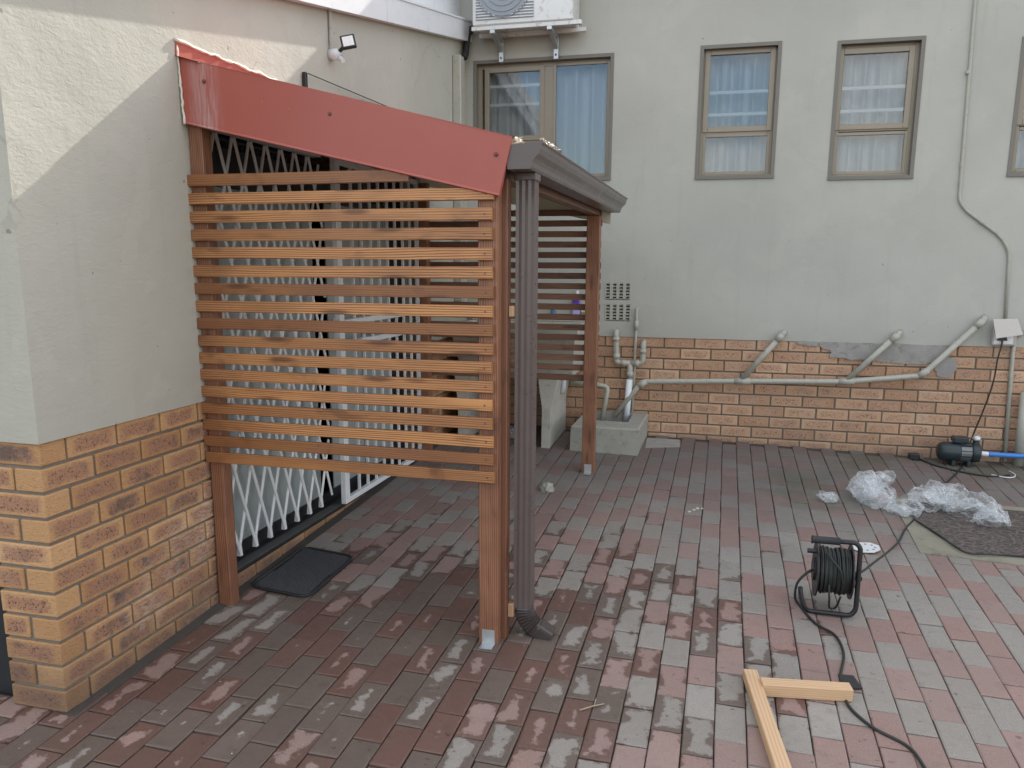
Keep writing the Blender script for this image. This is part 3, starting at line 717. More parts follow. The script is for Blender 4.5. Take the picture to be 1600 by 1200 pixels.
# plates and rafters
MB().box((1.20, .964, rz(1.26)-.118), (1.262, 3.38, rz(1.26)-.030), .003).build('beam', MT['beam'], pg, recenter=True)
MB().box((.007, .916, 2.10), (.050, 3.33, 2.18), .003).build('beam', MT['beam'], pg, recenter=True)
for x in (.42, .84): MB().box((x, .84, rz(x)-.062), (x+.04, 3.35, rz(x)-.030), .002).build('purlin', MT['beam'], pg, recenter=True)
# ribbed roof sheet
n = MB(); vs = []; ys = []; y = .835
while y < 3.37:
    for dy, h in ((0, 0), (.10, 0), (.112, .022), (.138, .022), (.15, 0)):
        ys.append((y+dy, h))
    y += .15
for yy, h in ys:
    for x in (.008, 1.335): vs += [(x, yy, rz(x)-.018+h)]
k = len(ys); vs2 = [(a, b, c-.0015) for a, b, c in vs]
n.add(vs+vs2, [(i*2, i*2+1, i*2+3, i*2+2) for i in range(k-1)]+[(2*k+i*2, 2*k+i*2+2, 2*k+i*2+3, 2*k+i*2+1) for i in range(k-1)]+[(i*2+1, 2*k+i*2+1, 2*k+i*2+3, i*2+3) for i in range(k-1)])
n.build('roof_sheet', MT['roofred'], pg)
# near verge flashing, red, with a folded lower lip
def tp(x, y, z): return (x, y, z)
T0, T1 = (.002, 2.262), (1.320, 1.930); B0, B1 = (.022, 2.016), (1.274, 1.728)
n = MB(); N = 14; ya, yb = .8215, .8235
def lerp(a, b, t): return tuple(a[i]+(b[i]-a[i])*t for i in range(len(a)))
vs = []
for i in range(N+1):
    t = i/N; tx, tz = lerp(T0, T1, t); bx, bz = lerp(B0, B1, t); w = .0018*math.sin(t*9)
    vs += [(tx, yb+w, tz), (bx, ya+w, bz+.012), (bx, ya-.006+w, bz+.004), (bx, yb+.006, bz), (bx, yb+.018, bz+.004), (tx, yb+.006+w, tz-.002)]
n.add(vs, [(i*6+k, i*6+(k+1) % 6, (i+1)*6+(k+1) % 6, (i+1)*6+k) for i in range(N) for k in range(6)]+[tuple(range(6)), tuple(N*6+k for k in range(6))[::-1]])
fl = n.build('verge_flashing', MT['red'], pg)
# top return of the flashing on the roof and its run up the wall
n = MB(); vs = []
for i in range(N+1):
    t = i/N; tx, tz = lerp(T0, T1, t); vs += [(tx, yb, tz+.001), (tx, yb+.12, tz+.006+.0*(1-t)), (tx, yb+.12, tz+.004), (tx, yb, tz-.001)]
n.add(vs, [(i*4+k, i*4+(k+1) % 4, (i+1)*4+(k+1) % 4, (i+1)*4+k) for i in range(N) for k in range(4)]); n.build('flashing_top', MT['red'], pg)
n = MB(); n.add([(.0065, .805, 2.262), (.0065, .812, 2.318), (.0065, 3.36, 2.318), (.0065, 3.36, 2.262), (.010, .805, 2.262), (.010, .812, 2.316), (.010, 3.36, 2.316), (.010, 3.36, 2.262), (.10, .812, 2.236), (.10, 3.36, 2.236), (.10, .812, 2.233), (.10, 3.36, 2.233)],
     [(0, 1, 2, 3), (4, 7, 6, 5), (0, 4, 5, 1), (1, 5, 6, 2), (4, 8, 9, 7), (0, 3, 11, 10), (8, 10, 11, 9)]); n.build('wall_flashing', MT['red'], pg)
# pale torn sealant bead along that flashing and down its near edge
random.seed(21)
n = MB(); pts = []
for i in range(60):
    t = i/59; pts.append((.010+random.uniform(-.001, .004), .806+t*1.6, 2.318+random.uniform(-.004, .004)))
n.tube(pts, [random.uniform(.003, .008) for _ in pts], 6)
pts = [(.008+.012*t+random.uniform(-.002, .002), .817, 2.30-.285*t) for t in [i/24 for i in range(25)]]; n.tube(pts, [random.uniform(.003, .006) for _ in pts], 6)
n.build('sealant_bead', MT['seal'], pg, smooth=True)
n = MB()
for i in range(26):
    x = 1.30+random.uniform(0, .045); y = .84+random.random()**2*.22; z = rz(x)+random.uniform(-.004, .014)
    a = [(x+random.uniform(-.014, .014), y+random.uniform(-.014, .014), z+random.uniform(-.006, .010)) for _ in range(4)]; n.add(a, [(0, 1, 2), (0, 2, 3), (0, 3, 1), (1, 3, 2)])
for i in range(34):
    x = 1.424+random.uniform(-.006, .006); y = .835+random.random()*.30; z = 1.915+random.uniform(-.003, .008)
    a = [(x+random.uniform(-.010, .010), y+random.uniform(-.016, .016), z+random.uniform(-.005, .007)) for _ in range(4)]; n.add(a, [(0, 1, 2), (0, 2, 3), (0, 3, 1), (1, 3, 2)])
for i in range(22):
    x = 1.285+random.uniform(-.01, .05); y = .845+random.random()*.10; z = rz(1.3)+.010+random.uniform(0, .018)
    a = [(x+random.uniform(-.018, .018), y+random.uniform(-.014, .014), z+random.uniform(-.008, .008)) for _ in range(4)]; n.add(a, [(0, 1, 2), (0, 2, 3), (0, 3, 1), (1, 3, 2)])
n.build('torn_sealant', MT['seal'], pg, kind='stuff')
for x, z in ((.630, 2.031), (1.262, 1.872), (.113, 2.168)):
    MB().tube([(x, .8245, z), (x, .8195, z), (x, .8155, z)], [.0075, .0075, .004], 8).build('bolt_head', MT['screw'], pg)
# far verge board: cream inside, red outside
n = MB(); f = lambda x: 2.02-.205*x
n.add([(.01, 3.36, f(.01)), (1.322, 3.36, f(1.322)), (1.322, 3.36, rz(1.322)), (.01, 3.36, rz(.01)), (.01, 3.372, f(.01)), (1.322, 3.372, f(1.322)), (1.322, 3.372, rz(1.322)), (.01, 3.372, rz(.01))], [(0, 1, 2, 3), (7, 6, 5, 4), (0, 4, 5, 1), (1, 5, 6, 2), (2, 6, 7, 3), (3, 7, 4, 0)]); n.build('far_verge_board', MT['thin'], pg)

# gutter: ogee profile along y
gt = empty('gutter', 'dark brown ogee gutter along the low edge of the porch roof', 'gutter')
pr = [(1.300, 1.905), (1.300, 1.822), (1.380, 1.822), (1.386, 1.830), (1.389, 1.845), (1.397, 1.858), (1.412, 1.872), (1.420, 1.888), (1.422, 1.903), (1.428, 1.908), (1.428, 1.912), (1.418, 1.912)]
inner = [(1.416, 1.905), (1.414, 1.890), (1.407, 1.876), (1.393, 1.863), (1.384, 1.848), (1.381, 1.834), (1.376, 1.8255), (1.304, 1.8255), (1.304, 1.905)]
n = MB(); prof2 = pr+inner; k = len(prof2)
n.add([(x, .842, z) for x, z in prof2]+[(x, 3.36, z) for x, z in prof2], [(i, (i+1) % k, k+(i+1) % k, k+i) for i in range(k)])
n.build('channel', MT['gutter'], gt)
for ya_, yb_ in ((.832, .842), (3.36, 3.37)):
    MB().prism(pr, ya_, yb_, lambda u, w, t: (u, t, w)).build('end_cap', MT['gutter'], gt)
# downpipe: fluted square pipe with pleated elbow
dp = empty('downpipe', 'brown fluted downpipe with pleated elbow outlet in front of the porch post', 'downpipe')
def flute(cx, cy, w, d_, n=6):
    pts = []
    # front and back faces fluted
    for i in range(n*2+1):
        t = i/(n*2); pts.append((cx-w/2+w*t, cy-d_/2+(.0026 if i % 2 else 0)))
    for i in range(7): t = i/6; pts.append((cx+w/2-(.003 if i % 2 else 0), cy-d_/2+d_*t))
    for i in range(n*2+1):
        t = i/(n*2); pts.append((cx+w/2-w*t, cy+d_/2-(.0026 if i % 2 else 0)))
    for i in range(1, 6): t = i/6; pts.append((cx-w/2+(.003 if i % 2 else 0), cy+d_/2-d_*t))
    return pts
fp = flute(1.337, .985, .070, .072, 3)
MB().prism(fp, .125, 1.815, lambda u, w, t: (u, w, t)).build('pipe_shaft', MT['gutter'], dp)
MB().box((1.296, .944, 1.795), (1.378, 1.026, 1.823), .003).build('outlet_collar', MT['gutter'], dp)
n = MB(); k = 28
prof = []
for i in range(28):
    a_ = i/28*2*math.pi; cc, ss = math.cos(a_), math.sin(a_); q_ = (abs(cc)**5+abs(ss)**5)**(-1/5); prof.append((.035*cc*q_, .036*ss*q_))
rings = []
steps = 18
cx, cz = 1.337+.105, .128
for i in range(steps+1):
    a = (i/steps)*R_(60); s = 1.0+(.06 if i % 2 else -.07)*(1 if 0 < i < steps else 0)
    rings.append((a, s, cx, cz))
allv = []
for a, s, cx_, cz_ in rings:
    for u, w in prof:
        rad = .105-u*s; allv.append((cx_-rad*math.cos(a), .985+w*s, cz_-rad*math.sin(a)))
a = R_(60); dirv = Vector((math.sin(a), 0, -math.cos(a)))
for L, s in ((.006, 1.0), (.010, 1.05), (.070, 1.05), (.069, .97), (.02, .95)):
    for q_, (u, w) in enumerate(prof):
        fl__ = 1; u, w = u*fl__, w*fl__
        rad = .105-u*s; allv.append((cx-rad*math.cos(a)+dirv.x*L, .985+w*s, cz-rad*math.sin(a)+dirv.z*L))
nr = len(allv)//k
n.add(allv, [(i*k+j, i*k+(j+1) % k, (i+1)*k+(j+1) % k, (i+1)*k+j) for i in range(nr-1) for j in range(k)])
n.build('elbow', MT['elbow'], dp)
MB().box((1.283, .93, .095), (1.305, .985, .150), .002).build('spacer_block', MT['plank'], dp)
MB().box((1.283, .925, 1.30), (1.3005, .975, 1.34), .002).build('spacer_block', MT['plank'], dp)

# ------------------------------------------------------------------ gates
tg = empty('trellis_gate', 'white expanding trellis security gate drawn across the near half of the doorway', 'gate')
GX = -.06; YL, YR, ZB, ZT = .985, 2.00, .168, 2.03; hz = (ZT-ZB)/10; hy = .0665; sl_ = hy/hz
def latbar(y0, z0, y1, z1, x, name='lattice_bar'):
    a = Vector((x, y0, z0)); b = Vector((x, y1, z1)); L = (b-a).length; ang = math.atan2(z1-z0, y1-y0)
    c = Vector((0, math.cos(ang), math.sin(ang))); p = Vector((0, -math.sin(ang), math.cos(ang))); w = .0085; tk = .0022
    vs = []
    for e in (a, b):
        for (pw, px) in ((-w, -tk), (-w*.4, -tk*3), (w*.4, -tk*3), (w, -tk), (w, tk), (-w, tk)): vs.append(e+p*pw+Vector((-px, 0, 0)))
    return MB().add(vs, [(i, (i+1) % 6, 6+(i+1) % 6, 6+i) for i in range(6)]+[tuple(range(6)), tuple(range(6, 12))[::-1]]).build(name, MT['white'], tg)
span = (ZT-ZB)*sl_
y = YL-span
while y < YR:
    for sgn, xo in ((1, 0), (-1, .010)):
        if sgn > 0: a = (y, ZB); b = (y+span, ZT)
        else: a = (y+span, ZB); b = (y, ZT)
        pts = sorted([a, b]); (ya_, za), (yb_, zb_) = pts
        m_ = (zb_-za)/(yb_-ya_)
        if ya_ < YL: za += m_*(YL-ya_); ya_ = YL
        if yb_ > YR+.04: zb_ -= m_*(yb_-YR-.04); yb_ = YR+.04
        if yb_-ya_ > .03: latbar(ya_, za, yb_, zb_, GX+xo)
    y += 2*hy
y = YL; k = 0
while y < YR+.01:
    MB().add([(GX-.006, y-.010, ZB-.012), (GX+.016, y-.010, ZB-.012), (GX+.016, y+.010, ZB-.012), (GX-.006, y+.010, ZB-.012), (GX-.002, y-.006, ZB+.05), (GX+.012, y-.006, ZB+.05), (GX+.012, y+.006, ZB+.05), (GX-.002, y+.006, ZB+.05)],
        [(0, 3, 2, 1), (4, 5, 6, 7), (0, 1, 5, 4), (1, 2, 6, 5), (2, 3, 7, 6), (3, 0, 4, 7)]).build('foot', MT['white'], tg)
    y += 2*hy
MB().box((GX-.012, YL-.052, .14), (GX+.02, YL-.022, 2.05)).build('gate_post', MT['white'], tg)
MB().box((GX-.022, D0+.002, 2.04), (GX+.028, 2.02, 2.07)).build('top_track', MT['white'], tg)
bg_ = empty('bar_gate', 'white steel gate of upright bars over the far half of the doorway', 'gate')
BX = .012
n = MB().box((BX, 2.03, .145), (BX+.03, 2.085, 2.04), .002); n.build('stile', MT['white'], bg_)
MB().box((BX, 3.235, .145), (BX+.03, 3.262, 2.04), .002).build('stile', MT['white'], bg_)
MB().box((BX-.003, 3.268, .14), (BX+.033, 3.298, 2.06), .002).build('stile', MT['white'], bg_)
MB().box((BX, 2.085, .145), (BX+.03, 3.235, .175), .002).build('rail', MT['white'], bg_)
MB().box((BX, 2.085, 2.01), (BX+.03, 3.235, 2.04), .002).build('rail', MT['white'], bg_)
for zz in (1.155, 1.035): MB().box((BX-.002, 2.086, zz), (BX+.034, 3.234, zz+.032), .002).build('rail', MT['white'], bg_)
for yy in (2.24, 2.362, 2.487, 2.61, 2.738, 2.86, 2.985, 3.11): MB().box((BX+.008, yy-.007, .176), (BX+.022, yy+.007, 2.009)).build('bar', MT['white'], bg_)
MB().box((BX-.012, 2.035, 1.02), (BX+.001, 2.085, 1.20)).build('lock_case', MT['white'], bg_)

# ------------------------------------------------------------------ wall fittings
fl_ = empty('floodlight', 'small black floodlight on a pale motion sensor base high on the left wall', 'floodlight')
y, z = 2.09, 2.56
MB().tube([(.007, y, z), (.045, y, z), (.055, y, z-.01)], [.030, .030, .024], 12).build('base', MT['pvc'], fl_, smooth=True)
MB().tube([(.05, y, z+.005), (.09, y-.01, z+.03)], .010, 8).build('arm', MT['black'], fl_)
head = MB().box((-.038, -.012, -.034), (.038, .012, .034), .004).build('head', MT['black'], fl_, loc=(.115, y-.005, z+.055)); head.rotation_euler = (R_(-8), R_(-12), R_(22))
lens = MB().box((-.028, -.0145, -.024), (.028, -.0121, .024)).build('lens', MT['white'], head)
MB().tube([(.06, y+.01, z-.02), (.085, y-.01, z-.035)], [.014, .012], 8).build('sensor', MT['pvc'], fl_)
cn = MB().tube([(.016, 2.085, 2.58), (.016, 2.085, 2.78)], .009, 8).build('conduit', MT['pipe']); tag(cn, 'short vertical conduit running from the floodlight up to the eaves', 'conduit')
ws = empty('awning_sheet', 'clear sheet with a black end bracket leaning above the porch roof', 'awning')
MB().box((.010, 1.775, 2.335), (.030, 1.797, 2.410), .003).build('bracket', MT['black'], ws)
MB().add([(.034, 1.79, 2.402), (.034, 2.80, 2.42), (.034, 2.80, 2.24), (.034, 1.79, 2.24), (.037, 1.79, 2.402), (.037, 2.80, 2.42), (.037, 2.80, 2.24), (.037, 1.79, 2.24)], [(0, 1, 2, 3), (7, 6, 5, 4), (0, 4, 5, 1), (1, 5, 6, 2)]).build('sheet', MT['clear'], ws)
MB().tube([(.036, 1.79, 2.404), (.036, 2.80, 2.422)], .0025, 6).build('edge_trim', MT['blackr'], ws)

ac = empty('air_conditioner', 'white outdoor air conditioner unit on brackets above the sliding window', 'air conditioner')
ax0, ax1, ay0, ay1, az0, az1 = .150, .905, 4.134, 4.40, 3.222, 3.76
MB().box((ax0, ay0, az0), (ax1, ay1, az1), .008).build('casing', MT['acw'], ac)
gr = MB().box((ax0+.028, ay0-.004, az0+.035), (.615, ay0+.001, az1-.03)).build('grille', MT['acd'], ac)
for i in range(24):
    zz = az0+.04+i*.020
    if zz < az1-.04: MB().box((ax0+.028, ay0-.010, zz), (.615, ay0-.005, zz+.007)).build('fin', MT['acw'], gr)
n = MB()
for r_ in (.21, .17, .13, .09, .05):
    pts = [(.385+r_*math.cos(a_/24*2*math.pi), ay0-.013, 3.475+r_*math.sin(a_/24*2*math.pi)) for a_ in range(25)]; n.tube(pts, .004, 5, cap=False)
n.build('fan_guard', MT['acd'], ac)
MB().tube([(.385, ay0-.002, 3.475), (.385, ay0-.0115, 3.475)], [.20, .20], 28).build('fan_disc', MT['acd'], ac)
MB().box((.655, ay0-.0025, 3.385), (.870, ay0-.0002, 3.46)).build('label_sticker', MT['sticker'], ac)
MB().box((ax0-.01, ay0+.01, az0-.030), (ax1+.06, ay0+.05, az0-.001), .002).box((ax0-.01, ay1-.06, az0-.030), (ax1+.06, ay1-.02, az0-.001), .002).build('mounting_rail', MT['acw'], ac)
for bx in (.302, .732):
    n = MB().box((bx-.018, YB-.050, 3.02), (bx+.018, YB-.0125, 3.19), .002); n.box((bx-.018, ay0, 3.165), (bx+.018, YB-.0505, 3.19), .002)
    n.add([(bx-.015, YB-.051, 3.09), (bx+.015, YB-.051, 3.09), (bx+.015, YB-.051, 3.125), (bx-.015, YB-.051, 3.125), (bx-.015, ay0+.03, 3.164), (bx+.015, ay0+.03, 3.164), (bx+.015, ay0+.075, 3.164), (bx-.015, ay0+.075, 3.164)], [(0, 1, 5, 4), (2, 3, 7, 6), (0, 4, 7, 3), (1, 2, 6, 5)])
    n.build('bracket', MT['galv'], ac)
    MB().tube([(bx, YB-.0505, 3.05), (bx, YB-.056, 3.05)], .007, 8).build('bolt', MT['dark'], ac)
lg = MB().tube(smoothline([(ax0+.02, 4.36, 3.30), (.02+.04, 4.36, 3.25), (.045, 4.33, 3.18), (.045, 4.30, 3.08), (.045, 4.26, 3.04)], 6), .026, 10).build('refrigerant_line', MT['blackr'], smooth=True); tag(lg, 'black insulated pipe bending from the air conditioner into the corner', 'pipe')

# ------------------------------------------------------------------ plumbing on the back wall
def pipeobj(name, paths, r, label, mm='pipe', cat='pipe', collars=(), parent=None, group=None):
    if parent is None and len(paths) == 1 and not collars:
        o = MB().tube(bend(paths[0], .03), r, 12).build(name, MT[mm], smooth=True); return tag(o, label, cat, group)
    e = empty(name, label, cat, group)
    for p_ in paths: MB().tube(bend(p_, .028), r, 12).build('pipe_run', MT[mm], e, smooth=True)
    for (a_, b_) in collars: MB().tube([a_, b_], r*1.22, 12).build('collar', MT[mm], e, smooth=True)
    return e
Yp_ = 4.382
pipeobj('waste_pipe', [[(3.85, Yp_, 1.13), (3.48, Yp_, .71), (2.96, Yp_, .645), (2.21, Yp_, .618), (1.47, Yp_, .585), (1.262, Yp_-.06, .305)],
    [(2.50, Yp_, .985), (2.225, Yp_, .632)], [(3.30, Yp_, 1.01), (2.975, Yp_, .655)], [(3.845, Yp_, 1.12), (3.86, YB-.004, 1.14)], [(2.495, Yp_, .98), (2.52, YB-.004, 1.0)], [(3.295, Yp_, 1.0), (3.32, YB-.004, 1.02)]], .021,
    'long pale waste pipe with three slanting branches along the back wall brickwork',
    collars=[((3.80, Yp_, 1.073), (3.84, Yp_, 1.118)), ((2.46, Yp_, .935), (2.50, Yp_, .985)), ((3.255, Yp_, .955), (3.30, Yp_, 1.01)), ((2.17, Yp_, .617), (2.29, Yp_, .621)), ((2.92, Yp_, .6435), (3.03, Yp_, .653)), ((3.46, Yp_, .708), (3.52, Yp_, .752)), ((1.44, Yp_-.008, .547), (1.50, Yp_, .586))])
Yq = 4.372
pipeobj('waste_stack', [[(1.252, YB-.004, .975), (1.252, Yq, .970), (1.262, Yq, .73), (1.372, Yq, .728)], [(1.470, YB-.004, .895), (1.468, Yq, .885), (1.468, Yq, .735), (1.372, Yq, .728)], [(1.371, Yq, .728), (1.369, Yq, .60)]], .022,
    'pale U shaped pipe joint above the white drain pipe beside the porch post', collars=[((1.254, Yq, .93), (1.254, Yq, .90)), ((1.261, Yq, .80), (1.262, Yq, .76)), ((1.30, Yq, .729), (1.335, Yq, .729)), ((1.405, Yq, .729), (1.44, Yq, .729)), ((1.468, Yq, .84), (1.468, Yq, .81)), ((1.371, Yq, .66), (1.370, Yq, .62))])
o = MB().tube([(1.369, Yq, .60), (1.352, Yq-.02, .22)], .026, 14).build('drain_pipe', MT['pvc'], smooth=True); tag(o, 'short white drain pipe going down into the concrete gully box', 'pipe')
o = MB().tube(bend([(1.410, YB-.004, 1.155), (1.405, Yp_+.025, 1.15), (1.402, Yp_+.025, .75), (1.392, Yp_+.025, .26)], .02), .012, 10).tube([(1.406, Yp_+.025, 1.06), (1.405, Yp_+.025, .99)], .017, 10).build('supply_pipe', MT['pipe'], smooth=True); tag(o, 'thin pale vertical supply pipe rising beside the louvred vents', 'pipe')
o = MB().tube(bend([(.90, 4.35, .56), (1.10, 4.35, .553), (1.205, 4.35, .535), (1.165, 4.30, .25)], .035), .019, 12).build('overflow_pipe', MT['pipe'], smooth=True); tag(o, 'bent pale pipe leading from the wash trough into the gully box', 'pipe')
cd_pts = [(3.584, 4.418, 3.9), (3.584, 4.418, 3.25), (3.612, 4.418, 2.05), (3.612, 4.418, 1.95), (3.66, 4.418, 1.88), (3.90, 4.418, 1.70), (3.965, 4.418, 1.60), (3.972, 4.418, 1.50), (3.992, 4.418, 1.11)]
e = empty('cable_conduit', 'thin pale conduit stepping down the back wall to the socket box', 'conduit')
MB().tube(bend(cd_pts, .05), .011, 10).build('conduit_run', MT['pipe'], e, smooth=True)
for a_, b_ in (((3.584, 4.418, 2.78), (3.585, 4.418, 2.80)), ((3.607, 4.418, 2.20), (3.608, 4.418, 2.17)), ((3.76, 4.418, 1.805), (3.785, 4.418, 1.787))): MB().tube([a_, b_], .0145, 10).build('clip', MT['pipe'], e)
o = MB().tube(bend([(4.062, 4.415, .95), (4.066, 4.415, .8), (4.095, 4.415, .10)], .05), .014, 10).build('lower_conduit', MT['pipe'], smooth=True); tag(o, 'pale conduit leading down from the socket box to the ground', 'conduit')
o = MB().tube(bend([(4.075, 4.415, 1.00), (4.14, 4.415, 1.06), (4.5, 4.415, 1.05)], .05), .008, 8).build('side_conduit', MT['pipe'], smooth=True); tag(o, 'thin conduit curving right from the socket box', 'conduit')
o = MB().tube([(4.17, 4.37, .09), (4.165, 4.37, .62)], .035, 12).build('standpipe', MT['pipe'], smooth=True); tag(o, 'thick grey standpipe at the right edge of the back wall', 'pipe')
sb = empty('socket_box', 'weatherproof socket box with its lid propped open and a black plug in it', 'socket')
MB().box((3.915, YB-.045, .945), (4.068, YB-.007, 1.075), .004).build('back_box', MT['boxg'], sb)
MB().box((3.925, YB-.049, .958), (4.045, YB-.0455, 1.060)).build('socket_plate', MT['white'], sb)
MB().add([(3.905, YB-.050, 1.125), (4.060, YB-.050, 1.130), (4.078, YB-.125, 1.030), (3.915, YB-.125, 1.000), (3.905, YB-.044, 1.130), (4.060, YB-.044, 1.135), (4.080, YB-.117, 1.036), (3.915, YB-.118, 1.006)], [(0, 1, 2, 3), (7, 6, 5, 4), (0, 4, 5, 1), (1, 5, 6, 2), (2, 6, 7, 3), (3, 7, 4, 0)]).build('lid', MT['boxg'], sb)
pl = MB().prism([(-.030, -.018), (.030, -.018), (.022, .006), (.010, .022), (-.010, .022), (-.022, .006)], -.028, 0, lambda u, w, t: (3.972+u, YB-.0495+t, 1.000+w)).build('plug', MT['black']); tag(pl, 'black three pin plug pushed into the open socket box', 'plug')

# ------------------------------------------------------------------ gully box and wash trough
gb = empty('gully_box', 'painted concrete gully box at the foot of the back wall beside the far post', 'gully')
gx0, gx1, gy0, gy1, gt_ = 1.005, 1.515, 3.765, 4.425, .325
hx0, hx1, hy0 = 1.065, 1.405, 4.03
n = MB(); zb = .10
out = [(gx0+.01, gy0), (gx1, gy0), (gx1+.01, gy1), (gx0+.01, gy1)]; inn = [(hx0, hy0), (hx1, hy0), (hx1, gy1-.05), (hx0, gy1-.05)]
vs = [(x-.006, y-.006, zb) for x, y in out]+[(x, y, gt_-.012) for x, y in out]+[(x+(.012 if i in (0, 3) else -.012), y+(.012 if i < 2 else -.0), gt_) for i, (x, y) in enumerate(out)]+[(x, y, gt_-.004) for x, y in inn]+[(x, y, .14) for x, y in inn]
fs = []
for b_ in (0, 4, 8, 12): fs += [(b_+i, b_+(i+1) % 4, b_+4+(i+1) % 4, b_+4+i) for i in range(4)]
fs += [(16, 17, 18, 19)]
n.add(vs, fs); n.build('box_body', MT['conc'], gb)
MB().box((hx0+.002, hy0+.002, .141), (hx1-.002, gy1-.052, .15)).build('hole_floor', MT['dark'], gb)  # near-black sheet over the bottom of the box opening
wt = empty('wash_trough', 'cream concrete wash trough on slab legs behind the far slat screen', 'wash trough')
n = MB(); tx0, tx1, ty0, ty1, tz0, tz1 = .06, 1.03, 3.80, 4.41, .66, 1.04
outer = [(tx0, ty0), (tx1, ty0), (tx1, ty1), (tx0, ty1)]; bot = [(tx0+.05, ty0+.16), (tx1-.05, ty0+.16), (tx1-.05, ty1), (tx0+.05, ty1)]
vs = [(x, y, tz0) for x, y in bot]+[(x, y, tz1) for x, y in outer]+[(x+(.04 if x < .5 else -.04), y+(.04 if y < 4 else -.04), tz1) for x, y in outer]+[(x+(.06 if x < .5 else -.06), y+(.08 if y < 4.1 else -.06), tz0+.06) for x, y in bot]
fs = [(3, 2, 1, 0)]
for b_ in (0, 4, 8): fs += [(b_+i, b_+(i+1) % 4, b_+4+(i+1) % 4, b_+4+i) for i in range(4)]
fs += [(12, 13, 14, 15)]; n.add(vs, fs); n.build('basin', MT['concw'], wt)
MB().box((tx0-.02, ty0-.03, tz1-.055), (tx1+.025, ty0-.001, tz1+.012), .006).build('rim', MT['concw'], wt)
MB().box((tx0, 4.375, tz1+.001), (tx1+.02, YB-.008, 1.085), .006).build('splash_ledge', MT['concw'], wt)
for lx in (.14, .795):
    n = MB(); n.add([(lx, 3.755, .12), (lx+.062, 3.755, .12), (lx+.062, 4.40, .12), (lx, 4.40, .12), (lx, 3.765, .44), (lx+.062, 3.765, .44), (lx+.062, 4.40, .44), (lx, 4.40, .44), (lx-.045, 3.82, .658), (lx+.10, 3.82, .658), (lx+.10, 4.40, .658), (lx-.045, 4.40, .658)],
        [(0, 3, 2, 1), (0, 1, 5, 4), (1, 2, 6, 5), (2, 3, 7, 6), (3, 0, 4, 7), (4, 5, 9, 8), (5, 6, 10, 9), (6, 7, 11, 10), (7, 4, 8, 11), (8, 9, 10, 11)]); n.build('leg', MT['concw'], wt)
LZ = 1.086
MB().tube(bend([(.90, 4.05, .66), (.90, 4.05, .56), (.86, 4.12, .50), (.82, 4.2, .56), (.82, 4.36, .56)], .04), .02, 10).build('waste_trap', MT['pvc'], wt, smooth=True)
b = empty('detergent_bottle', 'purple and lilac detergent bottle with white cap on the wash trough ledge', 'bottle')
MB().box((.895, 4.385, LZ), (.955, 4.42, LZ+.085), .006).build('body', MT['lilac'], b); MB().box((.897, 4.387, LZ+.0855), (.953, 4.418, LZ+.16), .008).build('upper_body', MT['purple'], b); MB().tube([(.93, 4.402, LZ+.160), (.93, 4.402, LZ+.20)], .013, 10).build('cap', MT['white'], b)
b = empty('soap_pack', 'pale beige soap pack on the trough ledge right of the purple bottle', 'pack'); MB().box((.965, 4.385, LZ), (1.015, 4.42, LZ+.055), .004).build('box_pack', MT['leafm'], b); MB().box((.965, 4.3845, LZ+.020), (.966+.049, 4.3849, LZ+.034)).build('band', MT['brown'], b)
b = empty('blue_cup', 'small blue cup standing alone on the wash trough ledge', 'cup'); MB().tube([(.735, 4.402, LZ), (.735, 4.402, LZ+.05)], [.013, .017], 12).build('cup_wall', MT['bluep'], b); MB().tube([(.752, 4.402, LZ+.01), (.762, 4.402, LZ+.025), (.752, 4.402, LZ+.04)], .003, 6).build('handle', MT['bluep'], b)

# ------------------------------------------------------------------ slab, mesh mat, door mat
n = MB(); sp = [(3.115, 2.375), (3.65, 2.345), (4.9, 2.36), (4.9, 3.34), (3.135, 3.32)]
n.add([gp(x, y, .0055) for x, y in sp]+[gp(x, y, -.04) for x, y in sp], [tuple(range(5))]+[(i, 5+i, 5+(i+1) % 5, (i+1) % 5) for i in range(5)]); n.build('concrete_slab', MT['slab'], kind='structure')
n = MB(); sp = [(3.185, 2.90), (3.34, 2.435), (3.60, 2.455), (4.85, 2.50), (4.85, 3.25), (3.22, 3.22)]
N6 = len(sp); n.add([gp(x, y, .013) for x, y in sp]+[gp(x, y, .007) for x, y in sp], [tuple(range(N6))]+[(i, N6+i, N6+(i+1) % N6, (i+1) % N6) for i in range(N6)]); cm = n.build('ground_mat', MT['carpet']); tag(cm, 'worn brown patterned mat lying on the mossy slab under the plastic bags', 'mat')
dm = empty('doormat', 'black rubber doormat of fine mesh lying before the door sill', 'doormat')
C0 = [Vector((.040, 1.035)), Vector((.350, 1.005)), Vector((.352, 1.480)), Vector((.050, 1.520))]
def quad(u, w): return (C0[0]*(1-u)+C0[1]*u)*(1-w)+(C0[3]*(1-u)+C0[2]*u)*w
out = []
rc = .16
for (cu, cw, a0) in ((rc, rc*.66, 180), (1-rc, rc*.66, 270), (1-rc, 1-rc*.66, 0), (rc, 1-rc*.66, 90)):
    for i in range(6):
        a_ = R_(a0+i*18); out.append(quad(cu+rc*math.cos(a_), cw+rc*.66*math.sin(a_)))
n = MB(); k = len(out); n.add([gp(p_.x, p_.y, .006) for p_ in out]+[gp(p_.x, p_.y, .0012) for p_ in out], [tuple(range(k))]+[(i, k+i, k+(i+1) % k, (i+1) % k) for i in range(k)]); n.build('mat_sheet', MT['blackr'], dm)
MB().tube([gp(p_.x, p_.y, .008) for p_ in out]+[gp(out[0].x, out[0].y, .008)], .006, 6).build('mat_rim', MT['blackr'], dm, smooth=True)
n = MB()
